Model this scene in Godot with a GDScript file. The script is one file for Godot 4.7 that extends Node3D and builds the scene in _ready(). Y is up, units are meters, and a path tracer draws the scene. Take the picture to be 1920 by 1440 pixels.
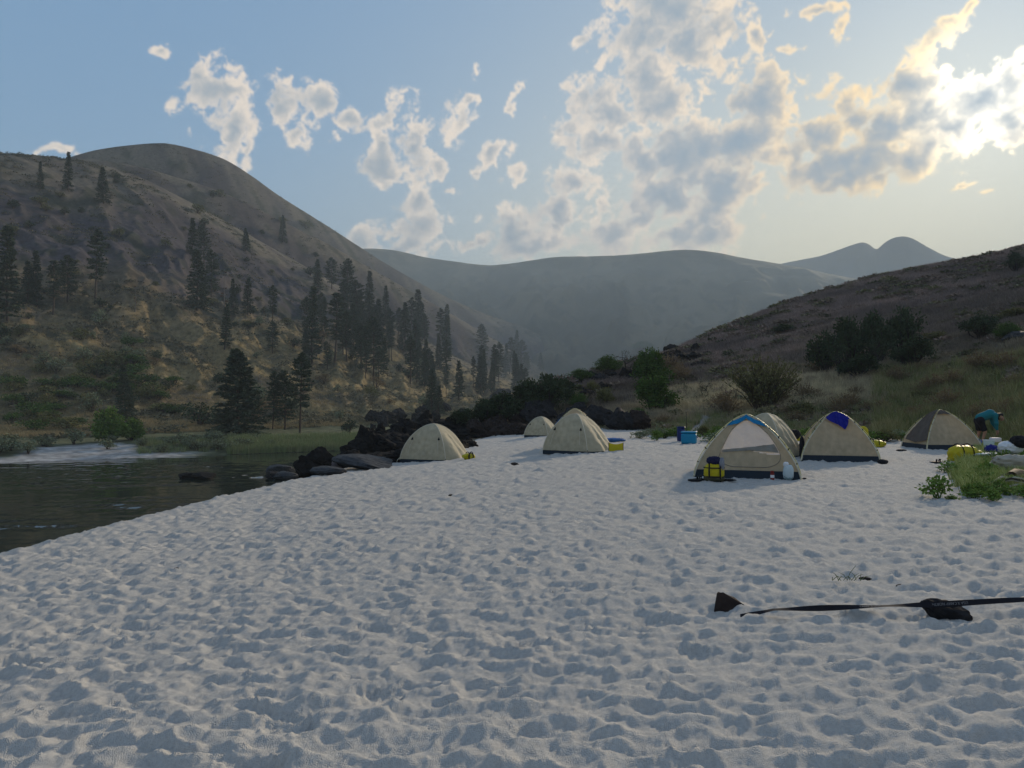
extends Node3D
# A sandy river beach with tan dome tents, seen at evening with the sun behind cloud.

const EYE := Vector3(0, 1.6, 0)
const LENS := 1441.0
const TILT := 0.0208
const WATER := -4.5

var rng := RandomNumberGenerator.new()
var noise_a := FastNoiseLite.new()
var noise_b := FastNoiseLite.new()
var noise_r := FastNoiseLite.new()
var cell_a := FastNoiseLite.new()
var cell_b := FastNoiseLite.new()
var hills := []
var far_bank_hill: Dictionary
var used_names := {}
var M := {}


func _ready() -> void:
	rng.seed = 7
	set_up_noise()
	camera_and_light()
	make_materials()
	build_terrain()
	build_rocks()
	build_vegetation()
	build_tents()
	build_camp_things()
	build_foreground()


func set_up_noise() -> void:
	for pair in [[noise_a, 11], [noise_b, 23]]:
		pair[0].seed = pair[1]
		pair[0].noise_type = FastNoiseLite.TYPE_SIMPLEX_SMOOTH
		pair[0].frequency = 1.0
		pair[0].fractal_type = FastNoiseLite.FRACTAL_FBM
		pair[0].fractal_octaves = 4
	noise_b.fractal_octaves = 6
	noise_b.fractal_gain = 0.55
	noise_r.seed = 5
	noise_r.frequency = 1.0
	noise_r.noise_type = FastNoiseLite.TYPE_SIMPLEX
	noise_r.fractal_type = FastNoiseLite.FRACTAL_RIDGED
	noise_r.fractal_octaves = 4
	for pair in [[cell_a, 31], [cell_b, 47]]:
		pair[0].seed = pair[1]
		pair[0].noise_type = FastNoiseLite.TYPE_CELLULAR
		pair[0].frequency = 1.0
		pair[0].fractal_type = FastNoiseLite.FRACTAL_NONE
		pair[0].cellular_distance_function = FastNoiseLite.DISTANCE_EUCLIDEAN
		pair[0].cellular_return_type = FastNoiseLite.RETURN_DISTANCE
		pair[0].cellular_jitter = 1.0
		pair[0].domain_warp_enabled = true
		pair[0].domain_warp_amplitude = 0.35
		pair[0].domain_warp_frequency = 0.9


func camera_and_light() -> void:
	var cam := Camera3D.new()
	cam.name = "camera"
	cam.fov = 53.1
	cam.near = 0.05
	cam.far = 6000.0
	add_child(cam)
	cam.position = EYE
	cam.rotation.x = TILT
	cam.current = true

	var env := Environment.new()
	env.background_mode = Environment.BG_SKY
	var sky := Sky.new()
	var pan := PanoramaSkyMaterial.new()
	pan.panorama = ImageTexture.create_from_image(sky_picture())
	sky.sky_material = pan
	env.sky = sky
	env.tonemap_mode = Environment.TONE_MAPPER_LINEAR
	env.tonemap_exposure = 2.1
	env.sdfgi_enabled = true
	env.ssao_enabled = true
	env.ssil_enabled = true
	env.fog_enabled = true
	env.fog_density = 0.00036
	env.fog_light_color = Color(0.88, 0.95, 1.0)
	env.volumetric_fog_enabled = true
	env.volumetric_fog_density = 0.0
	var we := WorldEnvironment.new()
	we.name = "environment"
	we.environment = env
	add_child(we)

	var sun := DirectionalLight3D.new()
	sun.name = "sun"
	sun.light_energy = 0.66
	sun.light_color = Color(1.0, 0.92, 0.80)
	sun.light_angular_distance = 2.5
	sun.shadow_enabled = true
	sun.sky_mode = DirectionalLight3D.SKY_MODE_LIGHT_ONLY
	add_child(sun)
	var s := Vector3(0.63, 0.40, -1.0).normalized()
	sun.look_at_from_position(s * 100.0, Vector3.ZERO, Vector3.UP)


# ---------------------------------------------------------------- sky

# cloud banks by the tangents of their bearing and height: across, up, half width, half height, turn in degrees, thickness
var cloud_banks := [
	[-558, 578, 66, 52, 35, 1.0], [-532, 508, 36, 60, 10, .95], [-588, 620, 50, 25, 40, .7], [-505, 468, 16, 28, 0, .75], [-670, 655, 13, 9, 30, .42], [-645, 558, 12, 20, 0, .55],
	[-436, 562, 45, 42, 0, .8],
	[-435, 566, 40, 26, 30, .85], [-395, 515, 26, 36, -10, .85], [-368, 575, 30, 30, 0, .85], [-320, 532, 30, 32, 40, .85], [-378, 480, 14, 24, 0, .6],
	[-226, 528, 45, 34, 20, .95], [-180, 470, 48, 45, 30, 1.0], [-250, 452, 38, 54, 10, 1.05], [-232, 410, 22, 24, 0, .8], [-140, 450, 30, 25, 0, .75], [-112, 526, 28, 40, 0, .8], [-90, 566, 20, 14, 0, .65],
	[-30, 468, 24, 26, 20, .85], [-55, 440, 12, 14, 0, .6], [0, 416, 16, 16, 0, .7], [-115, 402, 18, 10, 0, .7], [6, 570, 10, 30, -25, .45], [-70, 615, 8, 16, -20, .45],
	[-172, 372, 32, 44, 0, .85], [-180, 318, 46, 46, 0, .95], [-262, 308, 46, 28, -5, .95], [-205, 288, 70, 24, 0, .95],
	[8, 318, 58, 46, 0, 1.05], [104, 402, 54, 46, 20, 1.05], [90, 350, 44, 44, 0, 1.05], [40, 284, 92, 30, 0, .95], [-52, 280, 42, 20, 0, .7], [176, 364, 20, 13, 0, .7],
	[190, 318, 50, 42, 40, .85], [290, 296, 84, 32, 0, .9], [372, 308, 74, 42, 30, .85], [240, 350, 60, 40, 30, .9],
	[170, 556, 72, 58, 0, 1.1], [278, 560, 72, 52, -20, 1.0], [246, 690, 90, 68, 0, 1.1], [342, 682, 84, 78, -30, 1.1], [302, 742, 120, 50, 0, 1.1], [136, 692, 26, 20, 0, .7], [392, 708, 48, 58, -30, 1.0], [250, 622, 60, 52, 0, 1.1],
	[100, 505, 24, 22, 0, .6], [166, 480, 62, 42, -40, .9], [238, 452, 60, 50, -40, 1.05], [328, 456, 92, 82, -30, 1.25], [290, 396, 62, 60, 0, 1.15], [480, 562, 74, 68, 0, 1.2], [440, 490, 92, 70, 20, 1.25], [402, 420, 82, 70, 0, 1.2], [366, 350, 94, 48, 40, 1.05], [522, 458, 42, 62, 0, .95],
	[572, 490, 52, 50, 0, 1.2], [602, 440, 80, 46, 35, 1.25], [640, 548, 60, 56, 0, 1.1], [702, 520, 72, 70, 0, 1.2], [682, 450, 92, 50, 30, 1.2], [634, 412, 66, 30, 25, 1.0],
	[762, 598, 60, 50, 20, 1.2], [782, 540, 72, 72, 0, 1.25], [764, 468, 74, 42, 30, 1.1], [892, 570, 92, 76, 20, 1.5], [932, 620, 62, 52, 0, 1.3], [842, 500, 64, 50, 30, 1.3], [944, 520, 64, 42, 20, 1.3], [1010, 560, 90, 80, 0, 1.3], [1090, 600, 80, 60, 0, 1.1],
	[802, 676, 56, 24, 35, .9], [832, 712, 42, 14, 40, .75], [630, 690, 24, 32, -20, .8], [588, 742, 52, 16, 0, .8], [470, 690, 24, 36, 0, .7], [522, 664, 20, 12, 0, .55], [862, 746, 24, 12, 40, .7],
	[832, 410, 26, 6, 20, .55], [886, 394, 18, 5, 20, .5], [-870, 466, 66, 9, 5, .35],
]
var last_mask := 0.0
var cloud_map := PackedFloat32Array()
const CM_W := 420
const CM_H := 170
var cn_warp := FastNoiseLite.new()
var cn_fine := FastNoiseLite.new()


func sky_picture() -> Image:
	cn_warp.seed = 3
	cn_warp.frequency = 1.0
	cn_warp.fractal_octaves = 3
	cn_fine.seed = 9
	cn_fine.frequency = 1.0
	cn_fine.fractal_octaves = 6
	cn_fine.fractal_gain = 0.62
	cn_fine.noise_type = FastNoiseLite.TYPE_SIMPLEX_SMOOTH
	# a coarse map of cloud thickness over the part of the sky with the banks: across -1.05 .. 1.05, up -0.05 .. 0.8
	cloud_map.resize(CM_W * CM_H)
	for j in CM_H:
		for i in CM_W:
			cloud_map[j * CM_W + i] = -0.6
	for b in cloud_banks:
		var c: float = cos(deg_to_rad(b[4]))
		var s: float = sin(deg_to_rad(b[4]))
		var reach: float = maxf(b[2], b[3]) * 2.2
		var i0 := clampi(int(((b[0] - reach) / LENS + 1.05) / 2.1 * CM_W), 0, CM_W - 1)
		var i1 := clampi(int(((b[0] + reach) / LENS + 1.05) / 2.1 * CM_W) + 1, 0, CM_W - 1)
		var j0 := clampi(int(((b[1] - reach) / LENS + 0.05) / 0.85 * CM_H), 0, CM_H - 1)
		var j1 := clampi(int(((b[1] + reach) / LENS + 0.05) / 0.85 * CM_H) + 1, 0, CM_H - 1)
		for j in range(j0, j1 + 1):
			for i in range(i0, i1 + 1):
				var dx := (float(i) / CM_W * 2.1 - 1.05) * LENS - float(b[0])
				var dy := (float(j) / CM_H * 0.85 - 0.05) * LENS - float(b[1])
				var u: float = (dx * c + dy * s) / b[2]
				var v: float = (-dx * s + dy * c) / b[3]
				var q := sqrt(u * u + v * v)
				var m: float = (b[5] + (0.16 if b[5] < 0.86 else 0.0)) * (1.0 - q * 0.95)
				var at := j * CM_W + i
				if m > cloud_map[at]:
					cloud_map[at] = m
				elif m > 0.0 and cloud_map[at] > 0.0:
					cloud_map[at] += m * 0.12
	var low := Image.create(768, 384, false, Image.FORMAT_RGBF)
	for j in 384:
		var el := (0.5 - (j + 0.5) / 384.0) * PI
		for i in 768:
			var az := (i + 0.5) / 768.0 * TAU
			low.set_pixel(i, j, sky_color(az, el))
	low.resize(4096, 2048, Image.INTERPOLATE_CUBIC)
	# the same sky, finer, over the half that the banks are in
	var px := TAU / 4096.0
	var top := int((0.5 - deg_to_rad(36.0) / PI) * 2048)
	var fine := 500
	for j in range(top, 1030):
		var el := (0.5 - (j + 0.5) / 2048.0) * PI
		for i in range(-fine, fine):
			low.set_pixel(i & 4095, j, sky_color((i + 0.5) * px, el))
	return low


func cloud_thickness(u: float, v: float, az: float, el: float, front: float) -> float:
	var x := u
	var y := v
	var m := -0.6
	if front > 0.0:
		var wx := cn_warp.get_noise_2d(x * 9.0, y * 9.0) * 0.022
		var wy := cn_warp.get_noise_2d(x * 9.0 + 40.0, y * 9.0 + 7.0) * 0.022
		var fx := clampf((x + wx + 1.05) / 2.1 * CM_W, 0.0, CM_W - 1.01)
		var fy := clampf((y + wy + 0.05) / 0.85 * CM_H, 0.0, CM_H - 1.01)
		var ix := int(fx)
		var iy := int(fy)
		fx -= ix
		fy -= iy
		var at := iy * CM_W + ix
		m = lerpf(lerpf(cloud_map[at], cloud_map[at + 1], fx), lerpf(cloud_map[at + CM_W], cloud_map[at + CM_W + 1], fx), fy)
	if front < 1.0:
		var d := Vector3(sin(az) * cos(el), sin(el), -cos(az) * cos(el))
		var k := cn_warp.get_noise_3d(d.x * 3.2, d.y * 5.0 + 3.0, d.z * 3.2)
		var all_round := k * 1.4 - 0.02 + clampf(0.15 - absf(el - 0.45), -0.5, 0.1)
		m = lerpf(all_round, m, front)
	if m < -0.45:
		return -1.0
	var wa := cn_warp.get_noise_2d(az * 30.0 + 5.0, el * 34.0) * 0.012
	var f := cn_fine.get_noise_2d((az + wa) * 24.0, (el + wa) * 28.0)
	last_mask = m + f * 0.42 + cn_warp.get_noise_2d(az * 17.0 + 8.0, el * 21.0) * 0.22
	var g := cn_fine.get_noise_2d((az - wa) * 100.0 + 3.0, (el + wa * 0.6) * 112.0)
	return m * 0.85 + f * 0.92 + g * 0.22 - 0.01


func sky_color(az: float, el: float) -> Color:
	if az > PI:
		az -= TAU
	if el < -0.02:
		return Color(0.30, 0.32, 0.34)
	var ce := cos(el)
	var dir := Vector3(sin(az) * ce, sin(el), -cos(az) * ce)
	var sun := Vector3(0.632, 0.396, -1.0).normalized()
	var gamma := rad_to_deg(acos(clampf(dir.dot(sun), -1.0, 1.0)))
	var up := clampf(el / 1.2, 0.0, 1.0)
	# clear air: deep blue aloft, paler towards the horizon, warm and bright round the sun
	var air := Color(0.060, 0.128, 0.238).lerp(Color(0.120, 0.222, 0.305), exp(-up * 4.0))
	var glow := exp(-gamma / 24.0)
	air += Color(0.30, 0.30, 0.27) * glow * 0.42
	var low := exp(-maxf(el, 0.0) / 0.20)
	air = air.lerp(Color(0.62, 0.56, 0.385), minf(1.0, low * 1.9) * exp(-pow(absf(az - 0.42) / 0.5, 2.0)))
	air += Color(1.0, 0.9, 0.66) * 0.10 * exp(-pow(gamma / 9.0, 2.0))
	var u := 9.0
	var v := 9.0
	var front := 0.0
	if dir.z < -0.1:
		u = dir.x / -dir.z
		v = dir.y / -dir.z
		front = clampf((1.0 - absf(u)) / 0.12, 0.0, 1.0) * clampf((0.74 - v) / 0.12, 0.0, 1.0)
	var t := cloud_thickness(u, v, az, el, front)
	if t <= -0.18:
		return air
	var bulk := maxf(last_mask - 0.38, 0.0)
	var cover := smoothstep(-0.07, 0.40, t)
	# towards the sun: how much cloud the light has come through
	var toward := Vector2(0.632 - u, 0.396 - v) if front > 0.0 else Vector2(0.3, 0.5)
	var step := toward.normalized() * minf(0.026, toward.length())
	var t2 := cloud_thickness(u + step.x, v + step.y, az + step.x * 0.8, el + step.y * 0.8, front) if front > 0.0 else t * 0.6
	var depth := clampf(maxf(t, 0.0) * 0.42 + maxf(t2, 0.0) * 0.30 + bulk * 0.95, 0.0, 2.0)
	var lit := exp(-depth * 2.0)
	var warm := exp(-pow(gamma / 14.0, 2.0))
	var edge := Color(0.66, 0.55, 0.435).lerp(Color(0.74, 0.49, 0.16), warm)
	var rim := 0.82 + 0.40 * exp(-gamma / 14.0) + 0.55 * exp(-maxf(el, 0.0) / 0.14)
	var core := Color(0.13, 0.175, 0.22) * (1.0 + 0.35 * exp(-gamma / 20.0))
	var cloud := core.lerp(edge * rim, lit)
	var hot := exp(-pow(gamma / 3.4, 2.0))
	cloud += Color(1.0, 0.93, 0.78) * (hot * (0.05 + 2.3 * lit) + 0.10 * exp(-pow(gamma / 7.0, 2.0)) * lit)
	var c := air.lerp(cloud, cover)
	c.a = 1.0
	return c


# ---------------------------------------------------------------- helpers

func numbered(called: String) -> String:
	var n: int = used_names.get(called, 0)
	used_names[called] = n + 1
	return called if n == 0 else "%s_%03d" % [called, n]


func tag(o: Node3D, label := "", category := "", group := "", kind := "") -> Node3D:
	if label:
		o.set_meta("label", label)
	if category:
		o.set_meta("category", category)
	if group:
		o.set_meta("group", group)
	if kind:
		o.set_meta("kind", kind)
	return o


func thing(called: String, label: String, category: String, at: Vector3, turn := 0.0, group := "") -> Node3D:
	var o := Node3D.new()
	o.name = numbered(called)
	add_child(o, true)
	o.position = at
	o.rotation.y = turn
	tag(o, label, category, group)
	return o


func part(called: String, mesh: Mesh, mat: Material, parent: Node3D, at := Vector3.ZERO) -> MeshInstance3D:
	var o := MeshInstance3D.new()
	o.name = called
	o.mesh = mesh
	o.material_override = mat
	o.position = at
	parent.add_child(o, true)
	return o


func solo(called: String, mesh: Mesh, mat: Material, at: Vector3, turn: float, label: String, category: String, group := "") -> MeshInstance3D:
	var o := MeshInstance3D.new()
	o.name = numbered(called)
	o.mesh = mesh
	o.material_override = mat
	add_child(o, true)
	o.position = at
	o.rotation.y = turn
	tag(o, label, category, group)
	return o


func copy_of(o: Node3D, at: Vector3, turn: float, size: Vector3, label: String, group: String) -> Node3D:
	var c: Node3D = o.duplicate()
	c.name = numbered(String(o.get_meta("base_name")))
	add_child(c, true)
	c.transform = Transform3D(Basis(Vector3.UP, turn).scaled_local(size), at)
	tag(c, label, "", group)
	return c


func structure(called: String, mesh: Mesh, mat: Material) -> MeshInstance3D:
	var o := MeshInstance3D.new()
	o.name = called
	o.mesh = mesh
	o.material_override = mat
	o.set_meta("kind", "structure")
	add_child(o, true)
	return o


func ray(px: float, py: float) -> Vector3:
	return Vector3(px - 960.0, 720.0 - py, -LENS).normalized().rotated(Vector3.RIGHT, TILT)


# where the line of sight through a place on a 1920 by 1440 view meets the ground
func spot(px: float, py: float, from := 3.0) -> Vector3:
	var d := ray(px, py)
	var flat := Vector2(d.x, d.z).length()
	var r := from
	while r < 2600.0:
		var p := EYE + d * (r / flat)
		if p.y <= ground(p.x, p.z):
			return Vector3(p.x, ground(p.x, p.z), p.z)
		r *= 1.006
	return EYE + d * 300.0


func grid_mesh(w: int, h: int, v: PackedVector3Array, c: PackedColorArray, wrap := false) -> ArrayMesh:
	var n := PackedVector3Array()
	n.resize(w * h)
	for j in h:
		for i in w:
			var a := v[j * w + maxi(i - 1, 0)]
			var b := v[j * w + mini(i + 1, w - 1)]
			if wrap and (i == 0 or i == w - 1):
				a = v[j * w + w - 2]
				b = v[j * w + 1]
			var e := v[maxi(j - 1, 0) * w + i]
			var f := v[mini(j + 1, h - 1) * w + i]
			n[j * w + i] = (b - a).cross(f - e).normalized()
	var idx := PackedInt32Array()
	idx.resize((w - 1) * (h - 1) * 6)
	var k := 0
	for j in h - 1:
		for i in w - 1:
			var p := j * w + i
			idx[k] = p
			idx[k + 1] = p + w
			idx[k + 2] = p + 1
			idx[k + 3] = p + 1
			idx[k + 4] = p + w
			idx[k + 5] = p + w + 1
			k += 6
	var arrays := []
	arrays.resize(Mesh.ARRAY_MAX)
	arrays[Mesh.ARRAY_VERTEX] = v
	arrays[Mesh.ARRAY_NORMAL] = n
	if c.size():
		arrays[Mesh.ARRAY_COLOR] = c
	arrays[Mesh.ARRAY_INDEX] = idx
	var m := ArrayMesh.new()
	m.add_surface_from_arrays(Mesh.PRIMITIVE_TRIANGLES, arrays)
	return m


func lin(r: float, g: float, b: float, a := 1.0) -> Color:
	return Color(r, g, b, a).linear_to_srgb()


func mat(r: float, g: float, b: float, rough := 0.9) -> StandardMaterial3D:
	var m := StandardMaterial3D.new()
	m.albedo_color = lin(r, g, b)
	m.roughness = rough
	m.metallic_specular = 0.3
	return m


func noise_texture(size: int, freq: float, octaves: int, low: Color, high: Color, seed_is := 1, kind := FastNoiseLite.TYPE_SIMPLEX_SMOOTH) -> NoiseTexture2D:
	var t := NoiseTexture2D.new()
	t.width = size
	t.height = size
	t.seamless = true
	var n := FastNoiseLite.new()
	n.seed = seed_is
	n.noise_type = kind
	n.frequency = freq
	n.fractal_octaves = octaves
	t.noise = n
	var g := Gradient.new()
	g.set_color(0, low)
	g.set_color(1, high)
	t.color_ramp = g
	return t


func make_materials() -> void:
	var grain := noise_texture(512, 0.22, 3, Color.BLACK, Color.WHITE, 4)
	var sand := StandardMaterial3D.new()
	sand.albedo_color = lin(0.49, 0.475, 0.445)
	sand.albedo_texture = noise_texture(512, 0.05, 5, Color(0.86, 0.86, 0.86), Color(1, 1, 1), 6)
	sand.roughness = 0.95
	sand.metallic_specular = 0.2
	sand.uv1_triplanar = true
	sand.uv1_world_triplanar = true
	sand.uv1_scale = Vector3(1.1, 1.1, 1.1)
	sand.heightmap_enabled = true
	sand.heightmap_texture = grain
	sand.heightmap_scale = 1.0
	M.sand = sand

	var hill := StandardMaterial3D.new()
	hill.vertex_color_use_as_albedo = true
	hill.roughness = 0.95
	hill.metallic_specular = 0.15
	hill.albedo_texture = noise_texture(1024, 0.03, 6, Color(0.62, 0.62, 0.62), Color(1, 1, 1), 8)
	hill.uv1_triplanar = true
	hill.uv1_world_triplanar = true
	hill.uv1_scale = Vector3(0.021, 0.021, 0.021)
	M.hill = hill
	var near := hill.duplicate()
	near.uv1_scale = Vector3(0.31, 0.31, 0.31)
	M.near_hill = near

	var water := StandardMaterial3D.new()
	water.albedo_color = lin(0.018, 0.024, 0.018)
	water.roughness = 0.07
	water.metallic_specular = 0.5
	M.water = water


# ---------------------------------------------------------------- terrain

func sand_base(x: float, z: float) -> float:
	var d := maxf(-z, 0.0)
	return -maxf(0.0, 4.0 - x) * (0.012 + 0.0022 * minf(d, 60.0)) + 0.004 * maxf(0.0, x - 12.0) + 0.04 * noise_a.get_noise_2d(x * 0.16, z * 0.16)


var crest_table := [[-30.0, -7.2], [0.0, -7.0], [10.4, -6.95], [16.0, -6.85], [21.0, -6.45], [29.0, -5.3], [36.0, -4.2], [42.0, -2.7], [52.0, -0.6], [70.0, 4.0], [120.0, 20.0]]


func crest_x(d: float) -> float:
	for i in crest_table.size() - 1:
		if d <= crest_table[i + 1][0]:
			var t: float = clampf((d - crest_table[i][0]) / (crest_table[i + 1][0] - crest_table[i][0]), 0.0, 1.0)
			return lerpf(crest_table[i][1], crest_table[i + 1][1], t)
	return 20.0


# the beach with the bank that falls from its edge to the river bed
func beach(x: float, z: float) -> float:
	var y := sand_base(x, z)
	var edge := crest_x(-z) + 0.14 * noise_a.get_noise_2d(x * 0.3, z * 0.45)
	var over := edge - x
	if over > -0.6:
		var k := over + 0.6
		y -= 0.62 * k * k / (k + 0.9)
	return maxf(y, WATER - 3.0)


func trodden(x: float, z: float) -> float:
	var u := x + 0.07 * noise_a.get_noise_2d(x * 2.1, z * 2.1)
	var w := z + 0.07 * noise_a.get_noise_2d(x * 2.1 + 20.0, z * 2.1)
	var a := cell_a.get_noise_2d(u * 4.7 + w * 1.0, w * 7.8) + 1.0
	var b := cell_b.get_noise_2d(u * 8.6, w * 11.0) + 1.0
	var k := 0.85 + 0.45 * noise_a.get_noise_2d(x * 0.6 + 9.0, z * 0.6)
	var h := (minf(pow(a, 1.6), 0.9) - 0.3) * 0.062 * k + (minf(b * b, 0.85) - 0.25) * 0.032
	var pit := cell_b.get_noise_2d(x * 0.55 + 40.0, z * 0.65) + 1.0
	h -= 0.045 * smoothstep(0.11, 0.03, pit)
	h += 0.022 * noise_r.get_noise_2d(u * 1.0 + w * 0.3, w * 2.1) + 0.026 * noise_a.get_noise_2d(x * 0.8, z * 1.2) + 0.010 * noise_b.get_noise_2d(x * 6.0, z * 8.0)
	return h


func make_hill(crest: Array, foot: Array, foot_y: Array, power: float, back: float, rough: float, gully: float, bench := false) -> Dictionary:
	var h := {"power": power, "back": back, "rough": rough, "gully": gully, "bench": bench}
	var ca := []
	for c in crest:
		var d := ray(c[0], c[1])
		var flat := Vector2(d.x, d.z).length()
		ca.append([atan2(d.x, -d.z), c[2], EYE.y + c[2] * d.y / flat])
	h.a0 = ca[0][0]
	h.a1 = ca[-1][0]
	var n := 700
	h.n = n
	var rc := PackedFloat32Array()
	var yc := PackedFloat32Array()
	var rf := PackedFloat32Array()
	var yf := PackedFloat32Array()
	for i in n:
		var a: float = lerpf(h.a0, h.a1, i / (n - 1.0))
		var k := 0
		while k < ca.size() - 2 and ca[k + 1][0] < a:
			k += 1
		var p0: Array = ca[maxi(k - 1, 0)]
		var p1: Array = ca[k]
		var p2: Array = ca[k + 1]
		var p3: Array = ca[mini(k + 2, ca.size() - 1)]
		var w: float = p2[0] - p1[0]
		var t: float = clampf((a - p1[0]) / w, 0.0, 1.0)
		rc.append(lerpf(p1[1], p2[1], t))
		var m1: float = (p2[2] - p0[2]) / (p2[0] - p0[0]) * w
		var m2: float = (p3[2] - p1[2]) / (p3[0] - p1[0]) * w
		yc.append((2 * t * t * t - 3 * t * t + 1) * p1[2] + (t * t * t - 2 * t * t + t) * m1 + (-2 * t * t * t + 3 * t * t) * p2[2] + (t * t * t - t * t) * m2)
		rf.append(pick(foot, a))
		yf.append(pick(foot_y, a))
	h.rc = rc
	h.yc = yc
	h.rf = rf
	h.yf = yf
	hills.append(h)
	return h


# a table of [bearing as a place across the view, value]
func pick(table: Array, a: float) -> float:
	for i in table.size() - 1:
		var b1 := atan((table[i + 1][0] - 960.0) / LENS)
		if a <= b1 or i == table.size() - 2:
			var b0 := atan((table[i][0] - 960.0) / LENS)
			return lerpf(table[i][1], table[i + 1][1], clampf((a - b0) / (b1 - b0), 0.0, 1.0))
	return table[0][1]


func hill_y(h: Dictionary, x: float, z: float) -> float:
	var a := atan2(x, -z)
	if a < h.a0 or a > h.a1:
		return -99.0
	var r := sqrt(x * x + z * z)
	var f: float = (a - h.a0) / (h.a1 - h.a0) * (h.n - 1)
	var i := mini(int(f), h.n - 2)
	f -= i
	var rc := lerpf(h.rc[i], h.rc[i + 1], f)
	var rf := lerpf(h.rf[i], h.rf[i + 1], f)
	if r < rf - 4.0:
		return -99.0
	var yc := lerpf(h.yc[i], h.yc[i + 1], f)
	var yf := lerpf(h.yf[i], h.yf[i + 1], f)
	var b := r - rf
	if h.bench:
		if b < 34.0:
			var y: float
			if b < 0.0:
				y = b * 0.3
			elif b < 7.0:
				y = b * 0.13
			elif b < 22.0:
				y = 0.91 + (b - 7.0) * 0.035
			else:
				y = 1.43 + (b - 22.0) * 0.085
			return yf + y + 0.12 * noise_a.get_noise_2d(x * 0.15, z * 0.15) * clampf(b / 6.0, 0.0, 1.0)
		yf += 2.45
		rf += 34.0
	var t := (r - rf) / maxf(rc - rf, 1.0)
	if t > 1.0:
		return yc - (r - rc) * h.back * (0.3 + minf(1.0, (t - 1.0) * 3.0))
	if t < 0.0:
		return yf + t * 2.0
	var shape := pow(t, h.power)
	shape = lerpf(shape, 1.0 - (1.0 - t) * (1.0 - t) * 1.2, smoothstep(0.7, 1.0, t) * 0.35)
	var y := yf + (yc - yf) * shape
	var env := clampf(t * 4.0, 0.0, 1.0) * clampf((1.0 - t) * 3.0 + 0.03, 0.0, 1.0)
	var s: float = h.rough
	y += env * s * (0.6 * noise_a.get_noise_2d(x / (s * 7.0), z / (s * 7.0)) + 0.1 * noise_b.get_noise_2d(x / (s * 2.2), z / (s * 2.2)))
	if h.gully > 0.0:
		var g := noise_r.get_noise_2d(a * rc / (h.gully * 5.5) + 0.25 * noise_a.get_noise_2d(r / (h.gully * 6.0), a * 6.0), r / (h.gully * 30.0))
		y -= env * h.gully * 0.55 * (0.6 - g)
	return y


func ground(x: float, z: float) -> float:
	var y := maxf(beach(x, z), WATER)
	for h in hills:
		y = maxf(y, hill_y(h, x, z))
	return y


func hill_mesh(h: Dictionary, cols: int, rows: int, past: float, tint: Callable) -> ArrayMesh:
	var v := PackedVector3Array()
	var c := PackedColorArray()
	v.resize(cols * rows)
	c.resize(cols * rows)
	for i in cols:
		var a: float = lerpf(h.a0 + 0.0005, h.a1 - 0.0005, i / (cols - 1.0))
		var f: float = (a - h.a0) / (h.a1 - h.a0) * (h.n - 1)
		var k := mini(int(f), h.n - 2)
		var rc := lerpf(h.rc[k], h.rc[k + 1], f - k)
		var rf := lerpf(h.rf[k], h.rf[k + 1], f - k)
		for j in rows:
			var t := j / (rows - 1.0)
			var r: float
			if t < 0.9:
				r = rf - 3.0 + (rc - rf + 3.0) * pow(t / 0.9, 1.25)
			else:
				r = rc + (t - 0.9) * 10.0 * past
			var x := sin(a) * r
			var z := -cos(a) * r
			var y := hill_y(h, x, z)
			v[j * cols + i] = Vector3(x, y, z)
			c[j * cols + i] = tint.call(x, y, z, clampf((r - rf) / maxf(rc - rf, 1.0), 0.0, 1.2))
	return grid_mesh_far(cols, rows, v, c)


func grid_mesh_far(cols: int, rows: int, v: PackedVector3Array, c: PackedColorArray) -> ArrayMesh:
	# rows run away from the eye: turn the order round so that normals point up
	var v2 := PackedVector3Array()
	var c2 := PackedColorArray()
	v2.resize(v.size())
	c2.resize(c.size())
	for j in rows:
		for i in cols:
			v2[j * cols + i] = v[(rows - 1 - j) * cols + i]
			if c.size():
				c2[j * cols + i] = c[(rows - 1 - j) * cols + i]
	return grid_mesh(cols, rows, v2, c2)


func left_tint(x: float, y: float, z: float, t: float) -> Color:
	var n := noise_b.get_noise_2d(x * 0.021, z * 0.021)
	var m := noise_a.get_noise_2d(x * 0.07 + 30.0, z * 0.07)
	var fine := noise_a.get_noise_2d(x * 0.3, z * 0.3 + 50.0)
	var grass := Color(0.20, 0.155, 0.078)
	var dull := Color(0.062, 0.055, 0.060)
	var c := grass.lerp(dull, smoothstep(14.0, 42.0, y + n * 26.0))
	c = c.lerp(Color(0.15, 0.13, 0.095), smoothstep(0.75, 1.0, t + n * 0.25) * 0.8)
	c = c.lerp(Color(0.032, 0.038, 0.026), smoothstep(0.12, 0.42, m + n * 0.5) * 0.75)
	c = c.lerp(Color(0.048, 0.042, 0.042), smoothstep(0.1, 0.4, -n + fine * 0.3) * 0.6)
	if y < 1.5:
		c = c.lerp(Color(0.10, 0.105, 0.06), smoothstep(1.5, -2.0, y))
		var bar := smoothstep(6.5, 4.5, Vector2((x + 46.0) * 1.1, (z + 82.0) * 0.75).length() + 1.2 * noise_a.get_noise_2d(x * 0.3, z * 0.3))
		bar = maxf(bar, smoothstep(WATER + 0.42, WATER + 0.2, y) * smoothstep(-33.0, -38.0, x))
		c = c.lerp(Color(0.30, 0.295, 0.285), bar)
	return c * (1.6 + 0.4 * fine)


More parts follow.
